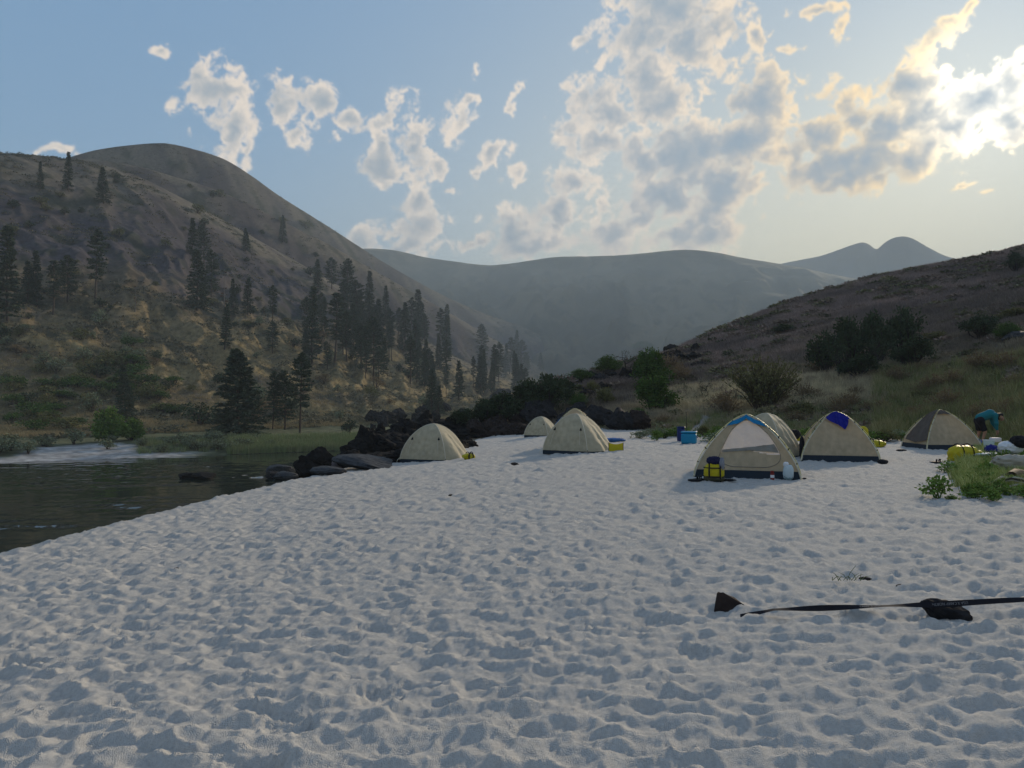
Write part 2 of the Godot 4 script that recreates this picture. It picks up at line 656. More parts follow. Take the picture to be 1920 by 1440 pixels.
func middle_tint(x: float, y: float, z: float, t: float) -> Color:
	var n := noise_b.get_noise_2d(x * 0.009, z * 0.009)
	var m := noise_a.get_noise_2d(x * 0.03, z * 0.018)
	var c := Color(0.18, 0.158, 0.10).lerp(Color(0.085, 0.085, 0.055), smoothstep(-0.2, 0.3, n))
	return c.lerp(Color(0.05, 0.055, 0.04), smoothstep(0.1, 0.4, m + 0.4 * noise_a.get_noise_2d(x * 0.08, z * 0.05)) * 0.85)


func far_tint(x: float, y: float, z: float, t: float) -> Color:
	var n := noise_b.get_noise_2d(x * 0.005, z * 0.005)
	return Color(0.12, 0.11, 0.08).lerp(Color(0.07, 0.07, 0.05), smoothstep(-0.2, 0.3, n))


func right_tint(x: float, y: float, z: float, t: float) -> Color:
	var n := noise_b.get_noise_2d(x * 0.06, z * 0.06)
	var m := noise_a.get_noise_2d(x * 0.17 + 8.0, z * 0.17)
	var c := Color(0.135, 0.108, 0.105).lerp(Color(0.085, 0.072, 0.070), smoothstep(-0.25, 0.3, n))
	c = c.lerp(Color(0.17, 0.145, 0.09), smoothstep(0.45, 0.1, t + n * 0.3) * 0.6)
	c = c.lerp(Color(0.05, 0.055, 0.03), smoothstep(0.1, 0.4, m) * 0.6)
	c = c.lerp(Color(0.21, 0.195, 0.17), smoothstep(0.42, 0.18, trail(Vector3(x, y, z)) + n * 0.5))
	return c * 2.15


func build_terrain() -> void:
	var shore := [[-700.0, 84.0], [0.0, 90.0], [250.0, 90.0], [500.0, 92.0], [650.0, 95.0], [960.0, 118.0], [1200.0, 140.0]]
	var low := [[0.0, WATER], [1000.0, WATER]]
	far_bank_hill = make_hill([[-420, 330, 260], [-200, 300, 290], [0, 287, 320], [70, 291, 330], [130, 299, 340], [190, 309, 346], [260, 331, 352], [330, 365, 360], [380, 392, 368], [440, 425, 378], [520, 470, 390], [600, 515, 405], [700, 575, 430], [800, 640, 460], [900, 690, 500], [1000, 726, 540], [1150, 745, 600]], shore, low, 1.3, 0.25, 4.5, 4.0, true)
	var l2 := make_hill([[-300, 330, 400], [0, 315, 410], [150, 297, 415], [260, 312, 425], [330, 332, 432], [400, 354, 440], [470, 384, 452], [550, 425, 470], [620, 460, 490], [700, 506, 515], [800, 562, 555], [900, 620, 600], [1000, 680, 660], [1080, 730, 700]], [[-300.0, 240.0], [0.0, 270.0], [500.0, 330.0], [1000.0, 480.0]], low, 1.1, 0.25, 6.0, 6.0)
	var l3 := make_hill([[-200, 340, 480], [60, 310, 490], [120, 297, 500], [180, 281, 506], [250, 271, 514], [310, 268, 520], [360, 278, 528], [420, 298, 540], [470, 328, 552], [520, 364, 566], [580, 402, 585], [640, 440, 606], [700, 479, 630], [760, 515, 655], [840, 558, 690], [920, 592, 725], [990, 617, 760], [1060, 658, 800], [1130, 706, 840], [1200, 745, 880]], [[-200.0, 330.0], [500.0, 420.0], [1000.0, 600.0]], low, 1.15, 0.3, 8.0, 9.0)
	var mid := make_hill([[300, 520, 1050], [560, 480, 1050], [640, 470, 1050], [690, 466, 1050], [740, 469, 1055], [800, 482, 1060], [860, 491, 1065], [920, 497, 1070], [980, 490, 1075], [1040, 482, 1080], [1120, 480, 1085], [1200, 475, 1090], [1280, 468, 1095], [1330, 471, 1100], [1400, 484, 1105], [1470, 496, 1110], [1560, 514, 1110], [1640, 531, 1110], [1740, 570, 1100], [1900, 640, 1080], [2100, 700, 1060]], [[300.0, 620.0], [2100.0, 560.0]], low, 0.95, 0.3, 20.0, 30.0)
	var far := make_hill([[1100, 640, 1900], [1300, 545, 1900], [1400, 512, 1900], [1470, 493, 1900], [1540, 479, 1900], [1580, 465, 1900], [1604, 457, 1900], [1618, 454, 1900], [1630, 458, 1900], [1643, 467, 1900], [1656, 457, 1900], [1668, 449, 1900], [1682, 444, 1900], [1697, 443, 1900], [1712, 447, 1900], [1740, 463, 1900], [1770, 478, 1900], [1810, 489, 1900], [1870, 507, 1900], [1960, 530, 1900], [2200, 600, 1900]], [[1100.0, 1250.0], [2200.0, 1250.0]], low, 1.0, 0.4, 14.0, 16.0)
	var right_foot := [[560.0, 34.0], [700.0, 42.0], [870.0, 47.0], [1000.0, 47.0], [1150.0, 40.0], [1300.0, 38.0], [1500.0, 37.0], [1700.0, 36.0], [1850.0, 33.0], [1920.0, 29.0], [2300.0, 24.0]]
	var right_foot_y := [[560.0, -3.0], [700.0, -2.6], [870.0, -0.85], [1000.0, -0.8], [1150.0, -0.45], [1300.0, -0.3], [1700.0, -0.25], [1850.0, -0.2], [2300.0, -0.1]]
	var right := make_hill([[560, 905, 42], [640, 850, 45], [720, 815, 48], [800, 796, 51], [880, 774, 56], [960, 752, 60], [1050, 716, 66], [1130, 697, 74], [1200, 678, 82], [1255, 662, 94], [1300, 642, 100], [1360, 616, 106], [1420, 591, 112], [1500, 562, 118], [1600, 532, 124], [1700, 508, 130], [1800, 490, 134], [1860, 478, 136], [1920, 465, 138], [2050, 436, 140], [2300, 400, 140], [2800, 380, 140]], right_foot, right_foot_y, 1.15, 0.3, 1.0, 0.0)

	structure("left_hill", hill_mesh(far_bank_hill, 420, 300, 60.0, left_tint), M.hill)
	structure("left_hill_ridge", hill_mesh(l2, 260, 150, 60.0, left_tint), M.hill)
	structure("left_hill_summit", hill_mesh(l3, 260, 150, 60.0, left_tint), M.hill)
	structure("middle_hill", hill_mesh(mid, 300, 160, 200.0, middle_tint), M.hill)
	structure("far_mountains", hill_mesh(far, 200, 80, 200.0, far_tint), M.hill)
	structure("right_hill", hill_mesh(right, 420, 260, 30.0, right_tint), M.near_hill)

	# the beach
	var az := PackedFloat32Array()
	for i in 12:
		az.append(lerpf(-PI, -0.90, i / 12.0))
	for i in 680:
		az.append(lerpf(-0.90, 0.90, i / 680.0))
	for i in 13:
		az.append(lerpf(0.90, PI, i / 12.0))
	var rows := 560
	var v := PackedVector3Array()
	v.resize(az.size() * rows)
	for j in rows:
		var r := 0.9 * exp(j / (rows - 1.0) * log(64.0 / 0.9))
		for i in az.size():
			var x := sin(az[i]) * r
			var z := -cos(az[i]) * r
			var y := beach(x, z)
			if y > WATER - 0.2 and absf(az[i]) < 0.92:
				y += trodden(x, z)
			v[j * az.size() + i] = Vector3(x, y, z)
	structure("beach", grid_mesh_far(az.size(), rows, v, PackedColorArray()), M.sand)

	# smoke lying in the valley below the middle hill
	var haze := FogVolume.new()
	haze.name = "valley_haze"
	haze.shape = RenderingServer.FOG_VOLUME_SHAPE_BOX
	haze.size = Vector3(1500, 180, 560)
	haze.position = Vector3(150, 80, -760)
	var fm := FogMaterial.new()
	fm.density = 0.0007
	fm.albedo = Color(0.86, 0.95, 1.0)
	haze.material = fm
	haze.set_meta("kind", "stuff")
	add_child(haze)

	# the river
	var cols := 360
	rows = 420
	v = PackedVector3Array()
	v.resize(cols * rows)
	for j in rows:
		var r := 9.0 * exp(j / (rows - 1.0) * log(150.0 / 9.0))
		for i in cols:
			var a := lerpf(-1.25, 0.25, i / (cols - 1.0))
			var x := sin(a) * r
			var z := -cos(a) * r
			var near_rock := exp(-pow(Vector2((x + 26.0) / 24.0, (z + 66.0) / 9.0).length(), 2.0))
			var swell := noise_a.get_noise_2d(x * 0.22 + z * 0.05, z * 0.5) * 0.028 + noise_b.get_noise_2d(x * 0.9, z * 1.7) * 0.014
			var calm := 0.35 + smoothstep(-0.1, 0.3, noise_a.get_noise_2d(x * 0.035 + 5.0, z * 0.09)) * 0.9
			var band := smoothstep(0.0, 0.35, noise_a.get_noise_2d(x * 0.03 + 2.0, z * 0.38 + x * 0.04))
			v[j * cols + i] = Vector3(x, WATER + swell * (calm * (0.7 + 3.4 * band) + near_rock * 2.6), z)
	structure("river", grid_mesh_far(cols, rows, v, PackedColorArray()), M.water)

	var flat := PlaneMesh.new()
	flat.size = Vector2(6000, 6000)
	var bed := structure("ground", flat, mat(0.12, 0.11, 0.09))
	bed.position = Vector3(0, WATER - 4.0, -1000)


# ---------------------------------------------------------------- mesh soup

class Soup:
	var v := PackedVector3Array()
	var n := PackedVector3Array()
	var c := PackedColorArray()

	func tri(a: Vector3, b: Vector3, d: Vector3, col := Color.WHITE) -> void:
		var m := (d - a).cross(b - a).normalized()
		v.append(a)
		v.append(b)
		v.append(d)
		for i in 3:
			n.append(m)
			c.append(col)

	func quad(a: Vector3, b: Vector3, d: Vector3, e: Vector3, col := Color.WHITE) -> void:
		tri(a, b, d, col)
		tri(a, d, e, col)

	# a tube along points with a radius at each
	func tube(p: Array, r: Array, sides := 6, col := Color.WHITE) -> void:
		var rings := []
		for i in p.size():
			var along: Vector3 = (p[mini(i + 1, p.size() - 1)] - p[maxi(i - 1, 0)]).normalized()
			var side := along.cross(Vector3.UP if absf(along.y) < 0.9 else Vector3.RIGHT).normalized()
			var other := side.cross(along)
			var ring := []
			for k in sides:
				var a := TAU * k / sides
				ring.append([p[i] + (side * cos(a) + other * sin(a)) * r[i], side * cos(a) + other * sin(a)])
			rings.append(ring)
		for i in p.size() - 1:
			for k in sides:
				var a0: Array = rings[i][k]
				var a1: Array = rings[i][(k + 1) % sides]
				var b0: Array = rings[i + 1][k]
				var b1: Array = rings[i + 1][(k + 1) % sides]
				for q in [a0, a1, b0, a1, b1, b0]:
					v.append(q[0])
					n.append(q[1])
					c.append(col)

	func box(at: Vector3, size: Vector3, col := Color.WHITE) -> void:
		var h := size / 2
		var p := []
		for i in 8:
			p.append(at + Vector3(h.x if i & 1 else -h.x, h.y if i & 2 else -h.y, h.z if i & 4 else -h.z))
		for f in [[0, 1, 3, 2], [5, 4, 6, 7], [4, 0, 2, 6], [1, 5, 7, 3], [2, 3, 7, 6], [4, 5, 1, 0]]:
			quad(p[f[0]], p[f[3]], p[f[2]], p[f[1]], col)

	func done() -> ArrayMesh:
		var arrays := []
		arrays.resize(Mesh.ARRAY_MAX)
		arrays[Mesh.ARRAY_VERTEX] = v
		arrays[Mesh.ARRAY_NORMAL] = n
		arrays[Mesh.ARRAY_COLOR] = c
		var m := ArrayMesh.new()
		m.add_surface_from_arrays(Mesh.PRIMITIVE_TRIANGLES, arrays)
		return m


func rnd(a: float, b: float) -> float:
	return rng.randf_range(a, b)


func rnd_dir() -> Vector3:
	var z := rnd(-1, 1)
	var a := rnd(0, TAU)
	var r := sqrt(1 - z * z)
	return Vector3(r * cos(a), z, r * sin(a))


func leaf_material(r: float, g: float, b: float, through := 0.35) -> StandardMaterial3D:
	var m := mat(r, g, b, 0.95)
	m.metallic_specular = 0.1
	m.vertex_color_use_as_albedo = true
	m.backlight_enabled = true
	m.backlight = Color(through, through, through)
	return m


# ---------------------------------------------------------------- rocks

var boulder_meshes := []


func boulder_mesh(seed_is: int, facets: int, roughness: float, slab := false) -> ArrayMesh:
	var r := RandomNumberGenerator.new()
	r.seed = seed_is
	var planes := []
	for i in facets:
		var z := r.randf_range(-1, 1)
		var a := r.randf_range(0, TAU)
		var q := sqrt(1 - z * z)
		planes.append([Vector3(q * cos(a), z, q * sin(a)), r.randf_range(0.62, 0.98)])
	var cols := 30
	var rows := 18
	var v := PackedVector3Array()
	for j in rows:
		for i in cols:
			var th := PI * j / (rows - 1.0)
			var ph := TAU * (i % (cols - 1)) / (cols - 1.0)
			var d := Vector3(sin(th) * cos(ph), cos(th), sin(th) * sin(ph))
			var rad := 1.15
			for p in planes:
				var k: float = d.dot(p[0])
				if k > 0.05:
					rad = minf(rad, p[1] / k)
			var nn := noise_b.get_noise_3d(d.x * 1.6 + seed_is, d.y * (1.6 if not slab else 6.0), d.z * 1.6)
			nn += 0.5 * (noise_r.get_noise_3d(d.x * 1.4 + seed_is, d.y * (1.4 if not slab else 4.0), d.z * 1.4) - 0.3)
			v.append(d * rad * (1.0 + roughness * nn))
	var s := Soup.new()
	for j in rows - 1:
		for i in cols - 1:
			var p := j * cols + i
			var shade := 0.8 + 0.35 * (0.5 + noise_a.get_noise_3d(v[p].x * 2.5, v[p].y * 2.5 + seed_is, v[p].z * 2.5))
			var col := Color(shade, shade, shade)
			s.tri(v[p], v[p + cols], v[p + 1], col)
			s.tri(v[p + 1], v[p + cols], v[p + cols + 1], col)
	return s.done()


func boulder(px: float, py: float, w: float, h: float, m: Material, which: int, label: String, group := "", d_from := 3.0, sink := 0.3, called := "boulder") -> MeshInstance3D:
	var p := spot(px, py, d_from)
	var dist := Vector2(p.x, p.z).length()
	var s: float = dist / LENS
	var o := solo(called, boulder_meshes[which % boulder_meshes.size()], m, p, 0.0, label, "boulder" if called == "boulder" else "rock", group)
	var size := Vector3(w * s * 0.52, h * s * (0.5 + sink * 0.5), w * s * rnd(0.38, 0.55))
	o.transform = Transform3D(Basis(Vector3.UP, rnd(-0.5, 0.5)) * Basis(Vector3.FORWARD, rnd(-0.15, 0.15)).scaled_local(size), p + Vector3(0, h * s * (0.5 - sink * 0.5), 0))
	return o


func rock_material(r: float, g: float, b: float, rough := 0.85) -> StandardMaterial3D:
	var m := mat(r, g, b, rough)
	m.vertex_color_use_as_albedo = true
	m.metallic_specular = 0.15
	m.albedo_texture = noise_texture(512, 0.02, 6, Color(0.55, 0.55, 0.55), Color(1, 1, 1), 15)
	m.uv1_triplanar = true
	m.uv1_world_triplanar = true
	m.uv1_scale = Vector3(0.7, 0.7, 0.7)
	return m


func build_rocks() -> void:
	for i in 9:
		boulder_meshes.append(boulder_mesh(100 + i, 13 + i % 4 * 3, 0.34))
	for i in 3:
		boulder_meshes.append(boulder_mesh(200 + i, 9, 0.10, true))
	M.basalt = rock_material(0.024, 0.0225, 0.0225)
	M.brown_rock = rock_material(0.055, 0.042, 0.038)
	M.pale_rock = rock_material(0.085, 0.09, 0.098, 0.6)
	M.grey_rock = rock_material(0.042, 0.042, 0.046)
	boulder(588, 889, 72, 42, M.basalt, 0, "large black boulder at the water's end of the dark rock outcrop", "", 12, 0.25)
	boulder(650, 874, 60, 28, M.basalt, 1, "black boulder just behind the pale striped slab", "", 12, 0.3)
	boulder(690, 878, 118, 22, M.pale_rock, 9, "long pale grey slab lying along the sand edge beside the left tent", "", 12, 0.25)
	boulder(614, 889, 66, 14, M.pale_rock, 10, "smaller grey slab sloping into the sand below the large black boulder", "", 12, 0.25)
	boulder(522, 888, 50, 16, M.pale_rock, 11, "pale flat stone at the river's edge, topmost of the waterside stones", "", 12, 0.3)
	boulder(514, 897, 34, 13, M.grey_rock, 3, "dark wet stone in the water at the tip of the outcrop", "", 12, 0.3)
	boulder(536, 899, 38, 14, M.pale_rock, 10, "grey stone at the water below the flat pale one", "", 12, 0.3)
	boulder(563, 897, 26, 13, M.basalt, 5, "small black stone between the waterside stones and the sand", "", 12, 0.3)
	boulder(690, 846, 46, 48, M.basalt, 2, "upright black rock standing highest above the pale slab", "", 12, 0.25)
	boulder(664, 858, 60, 30, M.basalt, 6, "low black rock left of the upright black rock", "", 12, 0.3)
	var pile := "black rocks heaped behind the left tent"
	for q in [[726, 850, 76, 52], [752, 846, 70, 56], [780, 836, 84, 50], [716, 868, 84, 34], [812, 828, 88, 40], [846, 832, 72, 36], [744, 866, 70, 34], [795, 812, 70, 32], [835, 808, 76, 28], [868, 822, 56, 28], [700, 872, 60, 24], [760, 815, 50, 30], [880, 838, 40, 22], [860, 800, 60, 26], [740, 826, 46, 30], [820, 846, 60, 30], [860, 842, 44, 24]]:
		boulder(q[0], q[1], q[2], q[3] * 0.66, M.basalt, rng.randi() % 9, "jagged black rock in the heap behind the left tent", pile, 14, 0.3)
	for i in 46:
		var x := rnd(700, 880)
		var y := rnd(784, 840) if x > 740 else rnd(815, 862)
		boulder(x, y, rnd(16, 40), rnd(12, 26), M.basalt, rng.randi() % 9, "jagged black rock in the heap behind the left tent", pile, 14, 0.3)
	var low_wall := "brown blocks along the far edge of the sand"
	for q in [[890, 820, 44, 30], [912, 819, 48, 28], [938, 816, 40, 24], [958, 815, 46, 22], [984, 814, 44, 22], [1008, 813, 40, 26], [930, 800, 50, 20], [975, 797, 56, 22]]:
		boulder(q[0], q[1], q[2], q[3], M.brown_rock, rng.randi() % 9, "brown block of rock along the far edge of the sand", low_wall, 30, 0.35)
	boulder(1018, 800, 70, 44, M.grey_rock, 4, "grey boulder behind the small far tent, leftmost of the big ones", "", 34, 0.3)
	boulder(1076, 802, 74, 44, M.grey_rock, 7, "broad grey boulder behind the pair of middle tents", "", 34, 0.3)
	boulder(1124, 803, 64, 44, M.grey_rock, 8, "grey boulder right of the middle tents with a teal cloth on it", "", 34, 0.3)
	boulder(1163, 806, 60, 40, M.grey_rock, 2, "rounded grey boulder in the grass right of the teal cloth", "", 34, 0.3)
	boulder(1196, 806, 44, 34, M.brown_rock, 5, "brownish boulder, rightmost of those behind the middle tents", "", 34, 0.3)
	boulder(925, 786, 70, 30, M.brown_rock, 3, "brown boulder under the dark bushes left of the small far tent", "", 34, 0.3)
	boulder(985, 785, 60, 24, M.basalt, 6, "black boulder under the dark bushes above the small far tent", "", 34, 0.3)
	var crag := "dark rocks on the crest of the outcrop"
	for i in 42:
		var x := rnd(700, 1240)
		var top := lerpf(800, 700, clampf((x - 740) / 420.0, 0.0, 1.0)) - 10.0
		boulder(x, rnd(top, minf(top + 50, 800)), rnd(18, 44), rnd(10, 24), [M.basalt, M.basalt, M.grey_rock][i % 3], rng.randi() % 9, "dark rock jutting from the slope of the outcrop", crag, 36, 0.35)
	for i in 16:
		boulder(rnd(1240, 1330), rnd(660, 700), rnd(14, 34), rnd(8, 16), M.basalt, rng.randi() % 9, "dark rock in the gully below the left end of the right hill", "dark rocks in the gully", 50, 0.35)
	boulder(1843, 722, 26, 10, M.grey_rock, 9, "grey rock lying on the right hillside above the bending person", "", 36, 0.3)
	boulder(1905, 640, 40, 14, M.pale_rock, 10, "pale rock ledge on the right hillside near the edge of view", "", 36, 0.3)
	boulder(352, 897, 34, 10, M.basalt, 11, "low wet rock breaking the river's surface, left one of two", "", 18, 0.3)
	boulder(384, 898, 42, 11, M.basalt, 9, "low wet rock breaking the river's surface, right one of two", "", 18, 0.3)


# ---------------------------------------------------------------- trees and shrubs

func pine(kind: int, seed_is: int) -> Node3D:
	var r := RandomNumberGenerator.new()
	r.seed = seed_is
	# height 1 here, scaled where it is placed; crown base, half width, whorls, branches, irregularity
	var look: Array = [[0.20, 0.16, 32, 6, 0.45], [0.05, 0.20, 38, 8, 0.25], [0.36, 0.105, 26, 6, 0.5], [0.03, 0.28, 44, 13, 0.40], [0.15, 0.05, 14, 2, 0.7], [0.09, 0.135, 36, 7, 0.3]][kind]
	var o := Node3D.new()
	var bend := Vector3(r.randf_range(-0.02, 0.02), 0, r.randf_range(-0.02, 0.02))
	var trunk := Soup.new()
	var p := []
	var rad := []
	for i in 9:
		var t := i / 8.0
		p.append(Vector3(0, t * 0.985 - 0.02, 0) + bend * sin(t * 3.0))
		rad.append(lerpf(0.016, 0.0015, pow(t, 0.8)))
	trunk.tube(p, rad, 6)
	var crown := Soup.new()
	for w in look[2]:
		var t: float = lerpf(look[0], 0.99, pow((w + r.randf() * 0.8) / look[2], 0.9))
		var q: float = (t - look[0]) / (1.0 - look[0])
		var reach: float
		if kind == 1 or kind == 5 or kind == 3:
			reach = look[1] * pow(1.0 - q, 0.75) + 0.008
		else:
			reach = look[1] * (0.45 + 0.75 * sin(PI * clampf(0.15 + q * 0.8, 0.0, 1.0))) * (1.0 if q < 0.8 else (1.0 - q) / 0.2 * 0.9 + 0.1)
		for b in look[3]:
			if r.randf() < look[4] * 0.45:
				continue
			var a := r.randf() * TAU
			var l: float = reach * r.randf_range(1.0 - look[4] * 0.8, 1.08)
			var out := Vector3(cos(a), 0, sin(a))
			var rise: float = lerpf(-0.25, 0.55, q) if kind != 1 else lerpf(-0.42, 0.3, q)
			var from: Vector3 = Vector3(0, t, 0) + bend * sin(t * 3.0)
			var tip: Vector3 = from + out * l + Vector3.UP * l * (rise + r.randf_range(-0.12, 0.12))
			trunk.tube([from, tip], [0.0022, 0.0008], 3)
			if kind == 4 and r.randf() < 0.75:
				continue
			var clumps := 3 + int(l / 0.028)
			for k in clumps:
				var f := lerpf(0.25, 1.0, (k + r.randf()) / clumps)
				var at := from.lerp(tip, f) + Vector3(r.randf_range(-1, 1), r.randf_range(-0.5, 0.7), r.randf_range(-1, 1)) * 0.010
				var tone := r.randf_range(0.55, 1.35)
				var col := Color(tone * r.randf_range(0.85, 1.15), tone, tone * r.randf_range(0.8, 1.0))
				for e in 5:
					var dir := (out * 0.7 + Vector3(r.randf_range(-1, 1), r.randf_range(-0.35, 0.8), r.randf_range(-1, 1))).normalized()
					var side := dir.cross(Vector3(r.randf_range(-1, 1), r.randf_range(-1, 1), r.randf_range(-1, 1))).normalized()
					var ln := r.randf_range(0.018, 0.036)
					crown.tri(at - side * 0.010, at + side * 0.010, at + dir * ln, col)
	part("trunk", trunk.done(), M.bark if kind != 4 else M.dead_wood, o)
	part("crown", crown.done(), M.needles if kind != 4 else M.dry_needles, o)
	return o


func shrub(w: float, h: float, leaves: int, leaf: float, m: Material, stem: Material, seed_is: int, airy := 0.3, lobes := 7, upright := 0.0, lobe := 1.0) -> Node3D:
	var r := RandomNumberGenerator.new()
	r.seed = seed_is
	var o := Node3D.new()
	var stems := Soup.new()
	var foliage := Soup.new()
	var blobs := []
	for i in lobes:
		var a := TAU * i / lobes + r.randf_range(-0.5, 0.5)
		var d := r.randf_range(0.15, 0.62) if i else 0.0
		var c := Vector3(cos(a) * d * w * 0.5, h * r.randf_range(0.30, 0.80) * (1.0 - d * 0.35), sin(a) * d * w * 0.5)
		if i == 0:
			c = Vector3(0, h * 0.72, 0)
		blobs.append([c, Vector3(w * r.randf_range(0.15, 0.27), h * r.randf_range(0.14, 0.26), w * r.randf_range(0.15, 0.27)) * lobe])
		var base := Vector3(r.randf_range(-1, 1) * w * 0.05, -0.05, r.randf_range(-1, 1) * w * 0.05)
		var mid := base.lerp(c, 0.5) + Vector3(r.randf_range(-1, 1), r.randf_range(-0.5, 0.5), r.randf_range(-1, 1)) * w * 0.07
		var tr := 0.020 * h + 0.008 * w
		stems.tube([base, mid, c, c + (c - mid) * 0.6], [tr, tr * 0.7, tr * 0.4, tr * 0.12], 5)
		for k in 4:
			var e: Vector3 = c + Vector3(r.randf_range(-1, 1), r.randf_range(-0.3, 1), r.randf_range(-1, 1)) * blobs[-1][1] * 1.1
			stems.tube([mid.lerp(c, r.randf()), e], [tr * 0.3, tr * 0.1], 3)
	var per := leaves / lobes
	for b in blobs:
		var lobe_tone := r.randf_range(0.75, 1.25)
		for k in per:
			var z := r.randf_range(-0.85, 1)
			var a := r.randf() * TAU
			var q := sqrt(1 - z * z)
			var dir := Vector3(q * cos(a), z, q * sin(a))
			var depth := pow(r.randf(), 0.45)
			var at: Vector3 = b[0] + dir * b[1] * depth * (1.0 + airy * r.randf_range(-0.5, 1.0))
			if noise_a.get_noise_3d(at.x / w * 5.0 + seed_is, at.y / w * 5.0, at.z / w * 5.0) < -0.22 - 0.1 + airy * 0.3:
				continue
			var tone := lobe_tone * r.randf_range(0.6, 1.35)
			var col := Color(tone * r.randf_range(0.85, 1.2), tone, tone * r.randf_range(0.75, 1.0))
			var out := (dir + Vector3(r.randf_range(-1, 1), r.randf_range(-1, 1) + upright * 2.0, r.randf_range(-1, 1)) * 0.9).normalized()
			var side := out.cross(Vector3(r.randf_range(-1, 1), r.randf_range(-1, 1), r.randf_range(-1, 1))).normalized() * leaf * 0.32
			var tip := at + out * leaf * r.randf_range(0.7, 1.2)
			var belly := at.lerp(tip, 0.45)
			foliage.tri(at, belly + side, tip, col)
			foliage.tri(at, tip, belly - side, col)
	part("stems", stems.done(), stem, o)
	part("foliage", foliage.done(), m, o)
	return o


# a bush of many upright wands, with or without small leaves
func wand_bush(w: float, h: float, wands: int, m: Material, stem: Material, seed_is: int, leaf: float) -> Node3D:
	var r := RandomNumberGenerator.new()
	r.seed = seed_is
	var o := Node3D.new()
	var stems := Soup.new()
	var foliage := Soup.new()
	for i in wands:
		var a := r.randf() * TAU
		var lean := pow(r.randf(), 0.7)
		var out := Vector3(cos(a), 0, sin(a))
		var base := out * w * 0.10 * r.randf()
		var l := h * r.randf_range(0.6, 1.05) * (1.0 - lean * 0.35)
		var mid := base + out * w * 0.22 * lean + Vector3.UP * l * 0.6
		var tip := base + out * w * 0.52 * lean + Vector3.UP * l
		stems.tube([base, mid, tip], [0.011 * h, 0.006 * h, 0.002 * h], 3)
		for k in 26:
			var f := r.randf_range(0.25, 1.0)
			var at := base.lerp(mid, f / 0.6) if f < 0.6 else mid.lerp(tip, (f - 0.6) / 0.4)
			var dir := (Vector3.UP * 0.8 + rnd_from(r)).normalized()
			var side := dir.cross(rnd_from(r)).normalized() * leaf * 0.22
			var tone := r.randf_range(0.6, 1.3)
			foliage.tri(at - side, at + side, at + dir * leaf, Color(tone, tone, tone * 0.9))
	part("stems", stems.done(), stem, o)
	part("foliage", foliage.done(), m, o)
	return o


func rnd_from(r: RandomNumberGenerator) -> Vector3:
	return Vector3(r.randf_range(-1, 1), r.randf_range(-1, 1), r.randf_range(-1, 1))


# a small tree of crooked bare limbs with thin leaves at the ends
func crooked_tree(h: float, seed_is: int, leaf_mat: Material, leafy: float) -> Node3D:
	var r := RandomNumberGenerator.new()
	r.seed = seed_is
	var o := Node3D.new()
	var wood := Soup.new()
	var foliage := Soup.new()
	var todo := [[Vector3.ZERO, Vector3(r.randf_range(-0.2, 0.2), 1, 0.1).normalized(), h * 0.34, h * 0.035, 0]]
	while todo.size():
		var b: Array = todo.pop_back()
		var p: Vector3 = b[0]
		var dir: Vector3 = b[1]
		var pts := [p]
		var rad := [b[3]]
		for i in 3:
			dir = (dir + rnd_from(r) * 0.35).normalized()
			p += dir * b[2] / 3.0
			pts.append(p)
			rad.append(b[3] * (1.0 - 0.16 * (i + 1)))
		wood.tube(pts, rad, 5)
		if b[4] < 4:
			for k in 3 if b[4] else 4:
				var d2 := (dir * 0.55 + rnd_from(r) * 0.95 + Vector3.UP * 0.12).normalized()
				todo.append([p if k else pts[2], d2, b[2] * r.randf_range(0.55, 0.8), b[3] * 0.5, b[4] + 1])
		else:
			for k in int(leafy * 10.0):
				var at := p + rnd_from(r) * h * 0.045
				var d3 := rnd_from(r).normalized()
				var side := d3.cross(rnd_from(r)).normalized() * h * 0.006
				var tone := r.randf_range(0.6, 1.3)
				foliage.tri(at - side, at + side, at + d3 * h * 0.03, Color(tone, tone, tone))
	part("trunk", wood.done(), M.dark_bark, o)
	if leafy > 0.0:
		part("foliage", foliage.done(), leaf_mat, o)
	return o


func template(o: Node3D, called: String, category: String) -> Node3D:
	o.set_meta("base_name", called)
	o.set_meta("category", category)
	return o


func plant(o: Node3D, px: float, base: float, top: float, width: float, natural: Vector2, label: String, group := "", d_from := 20.0) -> Node3D:
	var p := spot(px, base, d_from)
	var s := Vector2(p.x, p.z).length() / LENS
	var h := (base - top) * s
	var w := width * s if width > 0.0 else h * natural.x / natural.y
	if o.get_meta("category") == "tree" and d_from > 60.0:
		var tree := copy_of(o, p - Vector3(0, h * 0.02, 0), 0.0, Vector3.ONE, label, group)
		tree.basis = Basis(Vector3(rnd(-1, 1), 0, rnd(-1, 1)).normalized(), rnd(0.0, 0.06)) * Basis(Vector3.UP, rnd(0, TAU)).scaled_local(Vector3(w, h, w))
		return tree
	return copy_of(o, p - Vector3(0, h * 0.02, 0), rnd(0, TAU), Vector3(w / natural.x, h / natural.y, w / natural.x), label, group)


